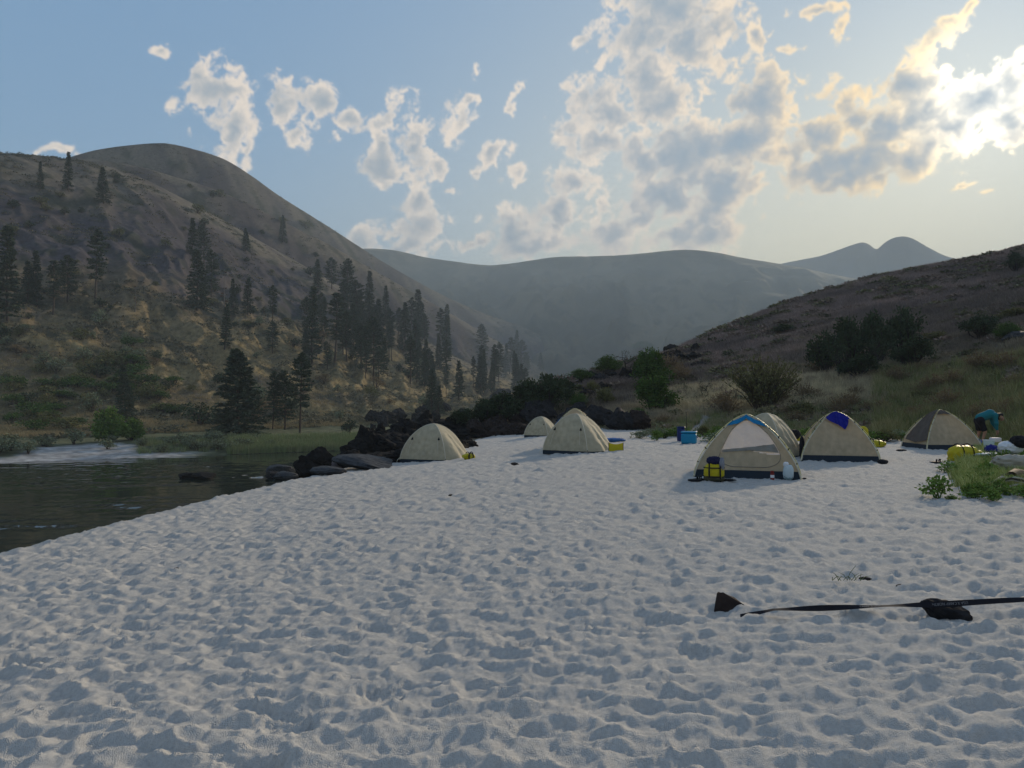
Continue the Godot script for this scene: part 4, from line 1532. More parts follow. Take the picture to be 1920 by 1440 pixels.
func tent(at: Vector3, turn: float, w: float, h: float, fly: bool, label: String, seed_is: int, bulge := 0.0) -> Array:
	var t := {"w": w, "h": h, "sag": 0.05 if fly else 0.09, "wrinkle": 0.030 if fly else 0.016, "seed": seed_is, "bulge": bulge, "round": 0.70 if fly else 0.28}
	var o := thing("dome_tent", label, "tent", at, turn)
	var door := fly == false and seed_is == 6
	for k in 4:
		var keep = null
		if door and k == 0:
			continue
		part("fly_panel" if fly else "wall_panel", wall_panel(t, k, 0.045 if fly else 0.115, 1.0, 0.0, keep, 26), M.fly if fly else M.tent_wall, o)
	var tub := Soup.new()
	for k in 4:
		for i in 12:
			var a := wall_at(t, k, i / 6.0 - 1.0, 0.0, -0.01)
			var b := wall_at(t, k, (i + 1) / 6.0 - 1.0, 0.0, -0.01)
			var top := 0.045 if fly else 0.118
			var c := wall_at(t, k, i / 6.0 - 1.0, top, 0.005 if not fly else -0.01)
			var e := wall_at(t, k, (i + 1) / 6.0 - 1.0, top, 0.005 if not fly else -0.01)
			a.y = -0.08
			b.y = -0.08
			tub.quad(a, c, e, b)
	part("floor_tub", tub.done(), M.tub, o)
	if fly:
		var rad := []
		for i in 15:
			rad.append(0.012)
		for k in 4:
			var s := Soup.new()
			s.tube(pole_line(t, k, 0.006, 0.03), rad, 5)
			part("ridge_seam", s.done(), M.seam, o)
		for side in [-1.0, 1.0]:
			var s := Soup.new()
			var a := wall_at(t, 0, side * 0.70, 0.56, 0.012)
			var b := wall_at(t, 0, side * 0.86, 0.57, 0.012)
			var c := wall_at(t, 0, side * 0.84, 0.65, 0.012)
			s.tri(a, c, b)
			s.tri(a + Vector3(0, 0, 0.012), b + Vector3(0, 0, 0.012), c + Vector3(0, 0, 0.012))
			part("vent_patch", s.done(), M.black_web, o)
			var cord := Soup.new()
			cord.tube([wall_at(t, 0, side * 0.72, 0.57, 0.02), wall_at(t, 0, side * 0.71, 0.42, 0.03), wall_at(t, 0, side * 0.69, 0.20, 0.025)], [0.007, 0.006, 0.005], 4)
			part("guy_cord", cord.done(), M.seam, o)
		for k in 4:
			var s := Soup.new()
			var d := Vector3(-1, 0, 1).rotated(Vector3.UP, k * PI / 2) * w * 0.5
			s.tube([d + Vector3.UP * 0.10, d * 1.07 + Vector3.UP * 0.02, d * 1.09 - Vector3.UP * 0.06], [0.010, 0.010, 0.006], 4)
			part("peg_loop", s.done(), M.black_web if k % 2 else M.seam, o)
	else:
		for k in 2:
			var line := pole_line(t, k, 0.055)
			var back := pole_line(t, k + 2, 0.055)
			back.reverse()
			line.append_array(back.slice(1))
			var rad := []
			for i in line.size():
				rad.append(0.0075)
			var s := Soup.new()
			s.tube(line, rad, 6)
			var pole := part("tent_pole", s.done(), M.pole, o)
			for c in 2:
				var outer := pole_line(t, k + c * 2, 0.055)
				var inner := pole_line(t, k + c * 2, 0.0)
				for i in [2, 4, 6, 8, 10, 12]:
					var clip := Soup.new()
					clip.tube([inner[i], outer[i] + (outer[i] - inner[i]) * 0.2], [0.013, 0.016], 4)
					part("clip", clip.done(), M.black_web, pole)
		for k in 4:
			# the pale sleeve strip that runs up each corner
			var inner := pole_line(t, k, 0.004, 0.02)
			var rad := []
			for i in inner.size():
				rad.append(lerpf(0.022, 0.008, i / 14.0))
			var s := Soup.new()
			s.tube(inner, rad, 5)
			part("corner_seam", s.done(), M.seam, o)
	if door:
		var in_door := func(x: float, y: float) -> bool:
			return x > -0.62 and y > 0.17 and pow(absf((x - 0.06) / 0.74), 2.8) + pow(absf((y - 0.53) / 0.375), 2.8) < 1.0
		part("wall_panel", wall_panel(t, 0, 0.115, 1.0, 0.0, func(x, y): return not in_door.call(x, y), 60), M.tent_wall, o)
		var d := part("door", wall_panel(t, 0, 0.115, 1.0, -0.004, func(x, y): return in_door.call(x, y) and y < 0.40 + 0.035 * sin(x * 4.0 + 2.0), 60), M.tent_wall, o)
		part("mesh_window", wall_panel(t, 0, 0.115, 1.0, -0.006, func(x, y): return in_door.call(x, y) and y > 0.395 + 0.035 * sin(x * 4.0 + 2.0), 60), M.mesh_net, o)
		part("folded_flap", draped(t, 0, -0.6, 0.76, [0.39, 0.42, 0.40], [0.43, 0.475, 0.53], 0.012, 0.02), M.grey_net, d)
		var zip := Soup.new()
		var p := []
		var rad := []
		for i in 41:
			var a := TAU * i / 40.0 + 2.2
			var zs := 0.06 + 0.74 * signf(cos(a)) * pow(absf(cos(a)), 0.714)
			var zh := 0.53 + 0.375 * signf(sin(a)) * pow(absf(sin(a)), 0.714)
			p.append(wall_at(t, 0, maxf(zs, -0.62), maxf(zh, 0.17), 0.006))
			rad.append(0.008)
		zip.tube(p, rad, 4)
		part("zip", zip.done(), M.seam_dark, o)
	return [o, t]


func beside(px: float, d: float) -> Vector3:
	var x := (px - 960.0) / LENS * d
	return Vector3(x, sand_base(x, -d), -d)


func cloth(called: String, t: Array, meshes: Array, m: Material, label: String, category: String) -> void:
	var o: Node3D
	if meshes.size() == 1:
		o = solo(called, meshes[0], m, t[0].position, t[0].rotation.y, label, category)
	else:
		o = thing(called, label, category, t[0].position, t[0].rotation.y)
		for q in meshes:
			part("cloth_half", q, m, o)


func build_tents() -> void:
	M.weave = noise_texture(256, 0.02, 4, Color(0.84, 0.84, 0.84), Color(1, 1, 1), 21)
	M.fly = fabric(0.53, 0.475, 0.335, 0.7)
	M.tent_wall = fabric(0.62, 0.555, 0.405, 1.0)
	M.tub = mat(0.012, 0.022, 0.035, 0.6)
	M.seam = mat(0.55, 0.51, 0.40, 0.6)
	M.seam_dark = mat(0.22, 0.20, 0.16, 0.6)
	M.black_web = mat(0.012, 0.012, 0.014, 0.7)
	M.pole = mat(0.55, 0.50, 0.22, 0.4)
	M.mesh_net = mat(0.50, 0.51, 0.55, 0.8)
	M.mesh_net.transparency = BaseMaterial3D.TRANSPARENCY_ALPHA
	M.mesh_net.albedo_color.a = 0.62
	M.grey_net = fabric(0.24, 0.225, 0.19, 0.3)
	M.blue_towel = fabric(0.012, 0.20, 0.40, 0.3, 0.9)
	M.royal_cloth = fabric(0.008, 0.012, 0.22, 0.2, 0.85)
	M.denim_cloth = fabric(0.02, 0.065, 0.11, 0.2, 0.95)
	M.grey_cloth = fabric(0.115, 0.095, 0.08, 0.3, 0.95)
	M.sky_cloth = fabric(0.05, 0.16, 0.42, 0.3, 0.9)

	var left := tent(beside(813, 27.2), deg_to_rad(-20), 1.74, 1.26, true, "tan dome tent standing alone at left nearest the black rocks", 1, 0.35)
	var mid := tent(beside(1080, 26.0), deg_to_rad(-32), 1.66, 1.26, true, "tan covered tent in the middle with a yellow pad at its right side", 2, 0.35)
	var behind := tent(beside(1078, 29.0), deg_to_rad(-12), 1.8, 1.40, false, "tent mostly hidden behind the middle tent, its pole arching over the top", 3)
	var small := tent(beside(1014, 39.5), deg_to_rad(-26), 1.30, 0.98, true, "smallest, farthest tent, low and tan, against the brown blocks", 4, 0.3)
	var front := tent(beside(1399, 16.75), deg_to_rad(-17), 2.10, 1.29, false, "nearest tent, its big mesh door facing the viewer", 6)
	var hidden := tent(beside(1436, 22.3), deg_to_rad(-40), 1.45, 1.24, true, "tan tent half hidden behind the right side of the mesh door tent", 7, 0.2)
	var blue := tent(beside(1567, 21.0), deg_to_rad(-17), 1.92, 1.30, false, "pale tent with a royal blue cloth over its peak", 8)
	var grey := tent(beside(1762, 25.5), deg_to_rad(-2), 1.74, 1.27, false, "rightmost tent with a grey brown cloth over its left side", 9)

	cloth("blue_towel", front, [draped(front[1], 0, -1.0, 0.02, [0.80, 0.84, 0.93], [0.88, 0.95, 0.995], 0.045), draped(front[1], 0, -0.02, 1.0, [0.93, 0.84, 0.79], [0.995, 0.95, 0.87], 0.045), draped(front[1], 1, -1.0, 0.4, [0.62, 0.72, 0.86], [0.84, 0.90, 0.97], 0.04)], M.blue_towel, "bright blue towel tucked under the poles at the peak of the mesh door tent", "towel")
	cloth("royal_blue_cloth", blue, [draped(blue[1], 0, -1.0, 1.0, [0.86, 0.72, 0.85], [0.97, 0.995, 0.93], 0.06), draped(blue[1], 0, -0.15, 0.72, [0.78, 0.62, 0.80], [0.90, 0.90, 0.90], 0.064)], M.royal_cloth, "royal blue cloth over the peak of the second tent from the right", "cloth")
	cloth("denim_towel", blue, [draped(blue[1], 3, 0.1, 1.0, [0.52, 0.55, 0.56], [0.84, 0.86, 0.86], 0.05)], M.denim_cloth, "dull blue towel hanging on the left side of the blue draped tent", "towel")
	cloth("grey_cloth", grey, [draped(grey[1], 3, -0.8, 1.0, [0.20, 0.14, 0.22], [0.96, 0.98, 0.99], 0.05, 0.02), draped(grey[1], 0, -1.0, 0.75, [0.86, 0.885, 0.86], [0.975, 0.99, 0.97], 0.06)], M.grey_cloth, "grey brown cloth draped over the left wall and peak of the rightmost tent", "cloth")
	cloth("blue_shirt", behind, [draped(behind[1], 3, 0.2, 0.95, [0.55, 0.5, 0.55], [0.74, 0.76, 0.74], 0.07, 0.03)], M.sky_cloth, "light blue shirt hung on the left of the tent behind the middle one", "shirt")


# ---------------------------------------------------------------- camp things

func blob(size: Vector3, lump: float, seed_is: int, square := 2.0, freq := 3.0) -> ArrayMesh:
	var cols := 32
	var rows := 20
	var v := PackedVector3Array()
	for j in rows:
		for i in cols:
			var th := PI * (rows - 1 - j) / (rows - 1.0)
			var ph := TAU * (i % (cols - 1)) / (cols - 1.0)
			var d := Vector3(sin(th) * cos(ph), cos(th), sin(th) * sin(ph))
			var k := pow(pow(absf(d.x), square) + pow(absf(d.y), square) + pow(absf(d.z), square), -1.0 / square)
			var q := d * k
			q *= 1.0 + lump * (noise_b.get_noise_3d(q.x * freq + seed_is, q.y * freq, q.z * freq) + 0.5 * absf(noise_a.get_noise_3d(q.x * 2.0, q.y * 2.5 + seed_is, q.z * 2.0)))
			v.append(Vector3(q.x * size.x, (q.y + 1.0) * size.y, q.z * size.z) * 0.5)
	return grid_mesh(cols, rows, v, PackedColorArray(), true)


func lathe(profile: Array, sides := 20) -> ArrayMesh:
	var v := PackedVector3Array()
	for p in profile:
		for i in sides + 1:
			var a := -TAU * i / sides
			v.append(Vector3(cos(a) * p[0], p[1], sin(a) * p[0]))
	return grid_mesh_far(sides + 1, profile.size(), v, PackedColorArray())


func strap_ring(size: Vector3, y: float, axis: int, r := 0.014) -> ArrayMesh:
	var p := []
	var rad := []
	for i in 21:
		var a := TAU * i / 20.0
		p.append(Vector3(cos(a) * size.x * 0.53, y, sin(a) * size.z * 0.53) if axis == 0 else Vector3(y, size.y * 0.5 + sin(a) * size.y * 0.52, cos(a) * size.z * 0.53))
		rad.append(r)
	var s := Soup.new()
	s.tube(p, rad, 5)
	return s.done()


func dry_bag(at: Vector3, turn: float, size: Vector3, m: Material, label: String, seed_is: int) -> Node3D:
	var o := thing("dry_bag", label, "bag", at, turn)
	part("body", blob(size, 0.16, seed_is, 2.6, 2.2), m, o, Vector3(0, -0.04, 0))
	part("roll_top", blob(Vector3(size.x * 0.28, size.y * 0.45, size.z * 0.8), 0.2, seed_is + 3, 3.0), m, o, Vector3(-size.x * 0.48, size.y * 0.2, 0))
	for y in [-0.16, 0.2]:
		part("strap", strap_ring(size, y * size.x, 1), M.black_web, o)
	var s := Soup.new()
	var p := []
	var rad := []
	for i in 13:
		var a := PI * 2 * i / 12.0
		p.append(Vector3(cos(a) * 0.09 - size.x * 0.05, size.y * 0.45 + sin(a) * 0.11, size.z * 0.54))
		rad.append(0.016)
	s.tube(p, rad, 5)
	part("handle", s.done(), M.black_web, o)
	return o


func bevel_box(size: Vector3) -> ArrayMesh:
	return blob(size, 0.0, 1, 9.0)


func person() -> void:
	var at := spot(1842, 833, 20.0)
	at = beside(1842, 26.5)
	at.y += 0.02
	var o := thing("person", "person bending over in a teal shirt and dark shorts beside the rightmost tent", "person", at, deg_to_rad(-8))
	# joints: x to the right of the view, y up, z to the viewer; facing right, bent at the hips
	var hip_l := Vector3(-0.12, 0.84, 0.09)
	var hip_r := Vector3(-0.12, 0.84, -0.09)
	var knee_l := Vector3(0.02, 0.46, 0.11)
	var knee_r := Vector3(-0.06, 0.47, -0.12)
	var ankle_l := Vector3(-0.08, 0.07, 0.11)
	var ankle_r := Vector3(-0.18, 0.07, -0.13)
	var waist := Vector3(-0.02, 0.97, 0)
	var chest := Vector3(0.24, 1.06, 0)
	var neck := Vector3(0.40, 1.04, 0)
	var head := Vector3(0.53, 0.98, 0)
	var sh_l := Vector3(0.32, 1.03, 0.18)
	var sh_r := Vector3(0.32, 1.03, -0.18)
	var el_l := Vector3(0.34, 0.75, 0.20)
	var el_r := Vector3(0.40, 0.76, -0.17)
	var wr_l := Vector3(0.38, 0.50, 0.16)
	var wr_r := Vector3(0.50, 0.53, -0.12)
	var body := [
		[hip_l, knee_l, 0.088, 0.058], [hip_r, knee_r, 0.088, 0.058], [knee_l, ankle_l, 0.056, 0.036], [knee_r, ankle_r, 0.056, 0.036],
		[ankle_l, ankle_l + Vector3(0.15, -0.04, 0.02), 0.038, 0.030], [ankle_r, ankle_r + Vector3(0.15, -0.04, -0.01), 0.038, 0.030],
		[hip_l, hip_r, 0.10, 0.10], [hip_l, waist, 0.10, 0.11], [waist, chest, 0.12, 0.14], [chest, neck, 0.11, 0.055], [neck, head, 0.052, 0.06],
		[sh_l, sh_r, 0.065, 0.065], [sh_l, el_l, 0.052, 0.040], [sh_r, el_r, 0.052, 0.040], [el_l, wr_l, 0.040, 0.027], [el_r, wr_r, 0.040, 0.027],
	]
	for q in [[wr_l, el_l], [wr_r, el_r]]:
		var d: Vector3 = (q[0] - q[1]).normalized()
		var palm: Vector3 = q[0] + d * 0.08
		body.append([q[0], palm, 0.028, 0.030])
		for f in 4:
			var off := Vector3(0, 0, (f - 1.5) * 0.019)
			body.append([palm + off, palm + off + d.rotated(Vector3.BACK, -0.35) * (0.075 - absf(f - 1.3) * 0.008), 0.010, 0.008])
		body.append([q[0] + d * 0.03, q[0] + d * 0.07 + Vector3(0.045, 0, 0), 0.012, 0.009])
	part("body", field_mesh(body, 0.014, 0.03), M.skin, o)
	var skull := [[head, head + Vector3(0.06, -0.05, 0), 0.092, 0.075], [head + Vector3(0.10, -0.10, 0), head + Vector3(0.07, -0.11, 0), 0.045, 0.045], [head + Vector3(0.145, -0.03, 0), head + Vector3(0.16, -0.055, 0), 0.012, 0.016], [head + Vector3(0.02, -0.04, 0.09), head + Vector3(0.02, -0.06, 0.09), 0.018, 0.014], [head + Vector3(0.02, -0.04, -0.09), head + Vector3(0.02, -0.06, -0.09), 0.018, 0.014]]
	var face := part("head", field_mesh(skull, 0.010, 0.02), M.skin, o)
	for z in [-0.032, 0.032]:
		part("eye", blob(Vector3(0.02, 0.02, 0.026), 0.0, 1), M.black_web, face, head + Vector3(0.128, -0.03, z))
	part("mouth", blob(Vector3(0.012, 0.012, 0.045), 0.0, 1), M.lip, face, head + Vector3(0.135, -0.115, 0))
	part("hair", field_mesh([[head + Vector3(-0.035, 0.03, 0), head + Vector3(0.05, 0.055, 0), 0.095, 0.072], [head + Vector3(-0.06, -0.03, 0), head + Vector3(-0.03, -0.06, 0), 0.072, 0.055]], 0.012, 0.02), M.hair, o)
	part("shirt", field_mesh([[waist + Vector3(-0.07, -0.03, 0), chest, 0.145, 0.165], [chest, chest.lerp(neck, 0.75), 0.155, 0.085], [sh_l, sh_r, 0.085, 0.085], [sh_l, el_l, 0.078, 0.066], [sh_r, el_r, 0.078, 0.066], [el_l, el_l.lerp(wr_l, 0.8), 0.060, 0.045], [el_r, el_r.lerp(wr_r, 0.8), 0.060, 0.045]], 0.018, 0.05), M.teal_shirt, o)
	part("shorts", field_mesh([[hip_l, hip_r, 0.125, 0.125], [hip_l, waist + Vector3(-0.05, -0.03, 0), 0.12, 0.13], [hip_l, hip_l.lerp(knee_l, 0.75), 0.115, 0.100], [hip_r, hip_r.lerp(knee_r, 0.75), 0.115, 0.100]], 0.018, 0.04), M.dark_cloth, o)
	for q in [ankle_l, ankle_r]:
		part("shoe", blob(Vector3(0.27, 0.09, 0.10), 0.05, 3, 2.6), M.black_web, o, q + Vector3(0.07, -0.085, 0))


# one smooth skin round a set of tapered bones [from, to, radius, radius]
func field_mesh(bones: Array, cell: float, blend: float) -> ArrayMesh:
	var lo := Vector3(9, 9, 9)
	var hi := -lo
	for b in bones:
		var r: float = maxf(b[2], b[3]) + cell * 2.5
		lo = lo.min(b[0] - Vector3(r, r, r)).min(b[1] - Vector3(r, r, r))
		hi = hi.max(b[0] + Vector3(r, r, r)).max(b[1] + Vector3(r, r, r))
	var nx := int((hi.x - lo.x) / cell) + 2
	var ny := int((hi.y - lo.y) / cell) + 2
	var nz := int((hi.z - lo.z) / cell) + 2
	var f := PackedFloat32Array()
	f.resize(nx * ny * nz)
	f.fill(0.2)
	for b in bones:
		var r: float = maxf(b[2], b[3]) + blend + cell * 2.0
		var l: Vector3 = (b[0].min(b[1]) - Vector3(r, r, r) - lo) / cell
		var u: Vector3 = (b[0].max(b[1]) + Vector3(r, r, r) - lo) / cell
		var axis: Vector3 = b[1] - b[0]
		var ll := maxf(axis.length_squared(), 1e-6)
		for k in range(maxi(int(l.z), 0), mini(int(u.z) + 1, nz)):
			for j in range(maxi(int(l.y), 0), mini(int(u.y) + 1, ny)):
				for i in range(maxi(int(l.x), 0), mini(int(u.x) + 1, nx)):
					var p := lo + Vector3(i, j, k) * cell
					var t := clampf((p - b[0]).dot(axis) / ll, 0.0, 1.0)
					var d: float = p.distance_to(b[0] + axis * t) - lerpf(b[2], b[3], t)
					var at := (k * ny + j) * nx + i
					var e := f[at]
					var g := maxf(blend - absf(e - d), 0.0) / blend
					f[at] = minf(e, d) - g * g * blend * 0.25
	var index := {}
	var verts := PackedVector3Array()
	for k in nz - 1:
		for j in ny - 1:
			for i in nx - 1:
				var at := (k * ny + j) * nx + i
				var sum := Vector3.ZERO
				var n := 0
				var inside := 0
				var val := []
				for c in 8:
					val.append(f[at + (c & 1) + ((c >> 1) & 1) * nx + (c >> 2) * nx * ny])
					inside += 1 if val[c] < 0.0 else 0
				if inside == 0 or inside == 8:
					continue
				for e in [[0, 1], [2, 3], [4, 5], [6, 7], [0, 2], [1, 3], [4, 6], [5, 7], [0, 4], [1, 5], [2, 6], [3, 7]]:
					var va: float = val[e[0]]
					var vb: float = val[e[1]]
					if (va < 0.0) != (vb < 0.0):
						var t := va / (va - vb)
						var pa := Vector3(e[0] & 1, (e[0] >> 1) & 1, e[0] >> 2)
						var pb := Vector3(e[1] & 1, (e[1] >> 1) & 1, e[1] >> 2)
						sum += pa.lerp(pb, t)
						n += 1
				index[at] = verts.size()
				verts.append(lo + (Vector3(i, j, k) + sum / n) * cell)
	var idx := PackedInt32Array()
	var sx := 1
	var sy := nx
	var sz := nx * ny
	for at in index:
		for q in [[sx, sy, sz], [sy, sz, sx], [sz, sx, sy]]:
			var other: int = at + q[0]
			if other >= f.size() or (f[at] < 0.0) == (f[other] < 0.0):
				continue
			var a: int = at
			var b: int = at - q[1]
			var c: int = at - q[1] - q[2]
			var d: int = at - q[2]
			if not (index.has(b) and index.has(c) and index.has(d)):
				continue
			if f[at] < 0.0:
				idx.append_array([index[a], index[c], index[b], index[a], index[d], index[c]])
			else:
				idx.append_array([index[a], index[b], index[c], index[a], index[c], index[d]])
	var normals := PackedVector3Array()
	normals.resize(verts.size())
	for i in range(0, idx.size(), 3):
		var nn := (verts[idx[i + 2]] - verts[idx[i]]).cross(verts[idx[i + 1]] - verts[idx[i]])
		for e in 3:
			normals[idx[i + e]] += nn
	for i in normals.size():
		normals[i] = normals[i].normalized()
	var arrays := []
	arrays.resize(Mesh.ARRAY_MAX)
	arrays[Mesh.ARRAY_VERTEX] = verts
	arrays[Mesh.ARRAY_NORMAL] = normals
	arrays[Mesh.ARRAY_INDEX] = idx
	var m := ArrayMesh.new()
	m.add_surface_from_arrays(Mesh.PRIMITIVE_TRIANGLES, arrays)
	return m


func sandals(at: Vector3, turn: float, label: String) -> void:
	for i in 2:
		var o := thing("sandal", label + (", left one of the pair" if i == 0 else ", right one of the pair"), "shoe", at + Vector3(0.17 * i, 0, 0.05 * i).rotated(Vector3.UP, turn), turn + i * 0.5)
		part("sole", blob(Vector3(0.12, 0.05, 0.28), 0.05, 5, 2.8), M.black_web, o)
		var s := Soup.new()
		s.tube([Vector3(-0.06, 0.03, 0.04), Vector3(-0.03, 0.10, 0.05), Vector3(0.03, 0.10, 0.05), Vector3(0.06, 0.03, 0.04)], [0.018, 0.018, 0.018, 0.018], 5)
		part("strap", s.done(), M.black_web, o)


func on_sand(px: float, py: float) -> Vector3:
	var p := spot(px, py)
	p.y = sand_base(p.x, p.z) - 0.01
	return p


func build_camp_things() -> void:
	M.yellow = mat(0.44, 0.37, 0.012, 0.5)
	M.yellow.backlight_enabled = true
	M.yellow.backlight = Color(0.25, 0.22, 0.05)
	M.skin = mat(0.30, 0.17, 0.11, 0.6)
	M.lip = mat(0.25, 0.09, 0.07, 0.6)
	M.hair = mat(0.012, 0.010, 0.009, 0.6)
	M.teal_shirt = mat(0.012, 0.14, 0.17, 0.85)
	M.dark_cloth = mat(0.012, 0.011, 0.014, 0.9)
	M.navy = mat(0.014, 0.016, 0.05, 0.8)
	M.cooler_blue = mat(0.01, 0.20, 0.36, 0.5)
	M.barrel_blue = mat(0.01, 0.025, 0.12, 0.5)
	M.white_cloth = mat(0.62, 0.64, 0.66, 0.8)
	M.milky = mat(0.55, 0.66, 0.70, 0.4)
	M.milky.transparency = BaseMaterial3D.TRANSPARENCY_ALPHA
	M.milky.albedo_color.a = 0.72
	M.red = mat(0.18, 0.02, 0.015, 0.4)
	M.board = mat(0.42, 0.32, 0.19, 0.7)
	M.log_wood = mat(0.20, 0.145, 0.09, 0.85)
	M.pale_log = mat(0.34, 0.32, 0.27, 0.9)

	# at the tents
	dry_bag(on_sand(880, 861), 0.5, Vector3(0.38, 0.24, 0.3), M.yellow, "small yellow green bag against the right corner of the left tent", 3)
	var pad := thing("folding_pad", "yellow folding pad standing on edge beside the middle tent", "pad", on_sand(1155, 846), deg_to_rad(-6))
	for i in 2:
		var sheet := Soup.new()
		var v := PackedVector3Array()
		for j in 9:
			for k in 13:
				var f := k / 12.0
				v.append(Vector3(f * 0.46 - 0.23, 0.27 * (1.0 - j / 8.0) * (1.0 - 0.18 * sin(PI * f)), 0.03 * sin(PI * f) - i * 0.09 + 0.02 * i * j / 8.0))
		part("pad_panel", grid_mesh(13, 9, v, PackedColorArray()), M.yellow, pad)
	var pad_edge := Soup.new()
	for x in [-0.23, 0.23]:
		pad_edge.tube([Vector3(x, 0, 0), Vector3(x, 0.28, 0)], [0.012, 0.012], 5)
	part("edge_binding", pad_edge.done(), M.black_web, pad)
	solo("blue_tarp", blob(Vector3(1.0, 0.16, 0.5), 0.4, 12, 2.0), M.sky_cloth, on_sand(1148, 829), 0.2, "crumpled blue cloth on the sand behind the yellow pad", "cloth")
	solo("teal_cloth", blob(Vector3(0.22, 0.34, 0.14), 0.3, 14, 2.0), mat(0.02, 0.30, 0.30, 0.8), spot(1116, 792, 30.0) + Vector3(0, 0.12, 0.5), 0.2, "small teal cloth on the grey boulder right of the middle tents", "cloth")
	var cooler := thing("cooler", "bright blue box standing on the sand left of the mesh door tent", "cooler", on_sand(1292, 832), deg_to_rad(-22))
	part("body", bevel_box(Vector3(0.54, 0.40, 0.40)), M.cooler_blue, cooler)
	part("lid", bevel_box(Vector3(0.56, 0.07, 0.42)), M.cooler_blue, cooler, Vector3(0, 0.405, 0))
	var hd := Soup.new()
	hd.tube([Vector3(0.28, 0.30, -0.1), Vector3(0.33, 0.24, -0.1), Vector3(0.33, 0.24, 0.1), Vector3(0.28, 0.30, 0.1)], [0.015, 0.015, 0.015, 0.015], 5)
	part("handle", hd.done(), M.barrel_blue, cooler)
	solo("cooler_strap", blob(Vector3(0.30, 0.03, 0.06), 0.1, 3, 2.0), M.barrel_blue, on_sand(1309, 832), 0.2, "dark strap end lying on the sand at the right of the blue box", "strap")
	var barrel := thing("barrel", "dark blue barrel half behind the bright blue box", "barrel", on_sand(1277, 828), 0.0)
	part("body", lathe([[0.0, 0.0], [0.14, 0.0], [0.155, 0.06], [0.155, 0.48], [0.14, 0.54], [0.0, 0.54]]), M.barrel_blue, barrel)
	part("lid", lathe([[0.0, 0.52], [0.165, 0.53], [0.165, 0.58], [0.0, 0.59]]), M.barrel_blue, barrel)
	var stick := Soup.new()
	stick.tube([Vector3(0, -0.1, 0), Vector3(0.01, 0.6, 0), Vector3(0.0, 1.15, 0)], [0.014, 0.012, 0.009], 5)
	solo("upright_pole", stick.done(), M.dark_bark, on_sand(1287, 827), 0.0, "thin dark pole standing upright behind the blue box", "pole")

	# in front of the mesh door tent
	var pack := thing("backpack", "yellow waterproof backpack with navy top leaning on the mesh door tent", "backpack", beside(1338, 15.15), deg_to_rad(-20))
	part("body", blob(Vector3(0.38, 0.36, 0.26), 0.10, 8, 3.0), M.yellow, pack)
	part("base", blob(Vector3(0.39, 0.12, 0.27), 0.12, 4, 3.0), mat(0.05, 0.05, 0.03, 0.7), pack)
	part("top_bundle", blob(Vector3(0.27, 0.17, 0.22), 0.25, 9, 2.4), M.navy, pack, Vector3(0.0, 0.32, 0))
	part("side_towel", blob(Vector3(0.10, 0.24, 0.2), 0.3, 19, 2.4), mat(0.22, 0.23, 0.26, 0.9), pack, Vector3(0.15, 0.22, 0.02))
	for x in [-0.08, 0.13]:
		part("strap", strap_ring(Vector3(0.38, 0.37, 0.27), x, 1, 0.016), M.black_web, pack)
	for y in [0.10, 0.27]:
		part("strap", strap_ring(Vector3(0.37, 0.3, 0.26), y, 0, 0.012), M.black_web, pack)
	sandals(beside(1302, 15.3), 1.2, "dark sandal at the left corner of the mesh door tent")
	solo("loose_strap", blob(Vector3(0.34, 0.05, 0.14), 0.4, 6, 2.0), M.black_web, beside(1362, 15.15), 0.0, "dark strap lying on the sand right of the yellow backpack", "strap")
	var bottle := thing("bottle", "red and white bottle standing before the mesh door tent", "bottle", beside(1447, 15.35), 0.0)
	part("body", lathe([[0.0, 0.0], [0.036, 0.0], [0.038, 0.02], [0.038, 0.13], [0.03, 0.15], [0.0, 0.15]]), M.red, bottle)
	part("label_band", lathe([[0.0385, 0.055], [0.0393, 0.06], [0.0393, 0.105], [0.0385, 0.11]]), M.white_cloth, bottle)
	part("cap", lathe([[0.0, 0.145], [0.034, 0.148], [0.034, 0.19], [0.0, 0.195]]), M.red, bottle)
	var jug := thing("water_bag", "translucent pale blue water bag at the right corner of the mesh door tent", "water bag", beside(1477, 15.45), deg_to_rad(-15))
	part("body", blob(Vector3(0.20, 0.30, 0.16), 0.12, 5, 2.8), M.milky, jug)
	part("water", blob(Vector3(0.185, 0.13, 0.145), 0.05, 5, 2.8), mat(0.20, 0.28, 0.30, 0.2), jug, Vector3(0, 0.005, 0))
	part("neck", blob(Vector3(0.11, 0.10, 0.08), 0.2, 6, 2.2), M.white_cloth, jug, Vector3(-0.04, 0.26, 0))
	solo("tent_peg", blob(Vector3(0.10, 0.03, 0.04), 0.1, 6), M.black_web, beside(1507, 15.6), 0.3, "dark tent peg in the sand at the right corner of the mesh door tent", "peg")

	# round the blue draped tent
	solo("sleeping_pad", blob(Vector3(0.14, 0.62, 0.42), 0.08, 7, 2.4), M.dark_cloth, beside(1503, 21.2), deg_to_rad(-20), "black rounded pad leaning on the left wall of the blue draped tent", "pad")
	solo("hanging_sack", blob(Vector3(0.26, 0.36, 0.14), 0.12, 11, 2.3), M.yellow, beside(1621, 21.0) + Vector3(0, 0.52, -0.1), deg_to_rad(-20), "round yellow sack hung on the right pole of the blue draped tent", "sack")
	dry_bag(on_sand(1643, 838), deg_to_rad(160), Vector3(0.50, 0.28, 0.34), M.yellow, "crumpled yellow bag on the sand between the two rightmost tents", 21)
	solo("dark_bag", blob(Vector3(0.42, 0.34, 0.3), 0.2, 8, 2.4), M.dark_cloth, beside(1489, 27.0) + Vector3(0, 0.22, 0), 0.3, "black bag on the grass left of the blue draped tent", "bag")
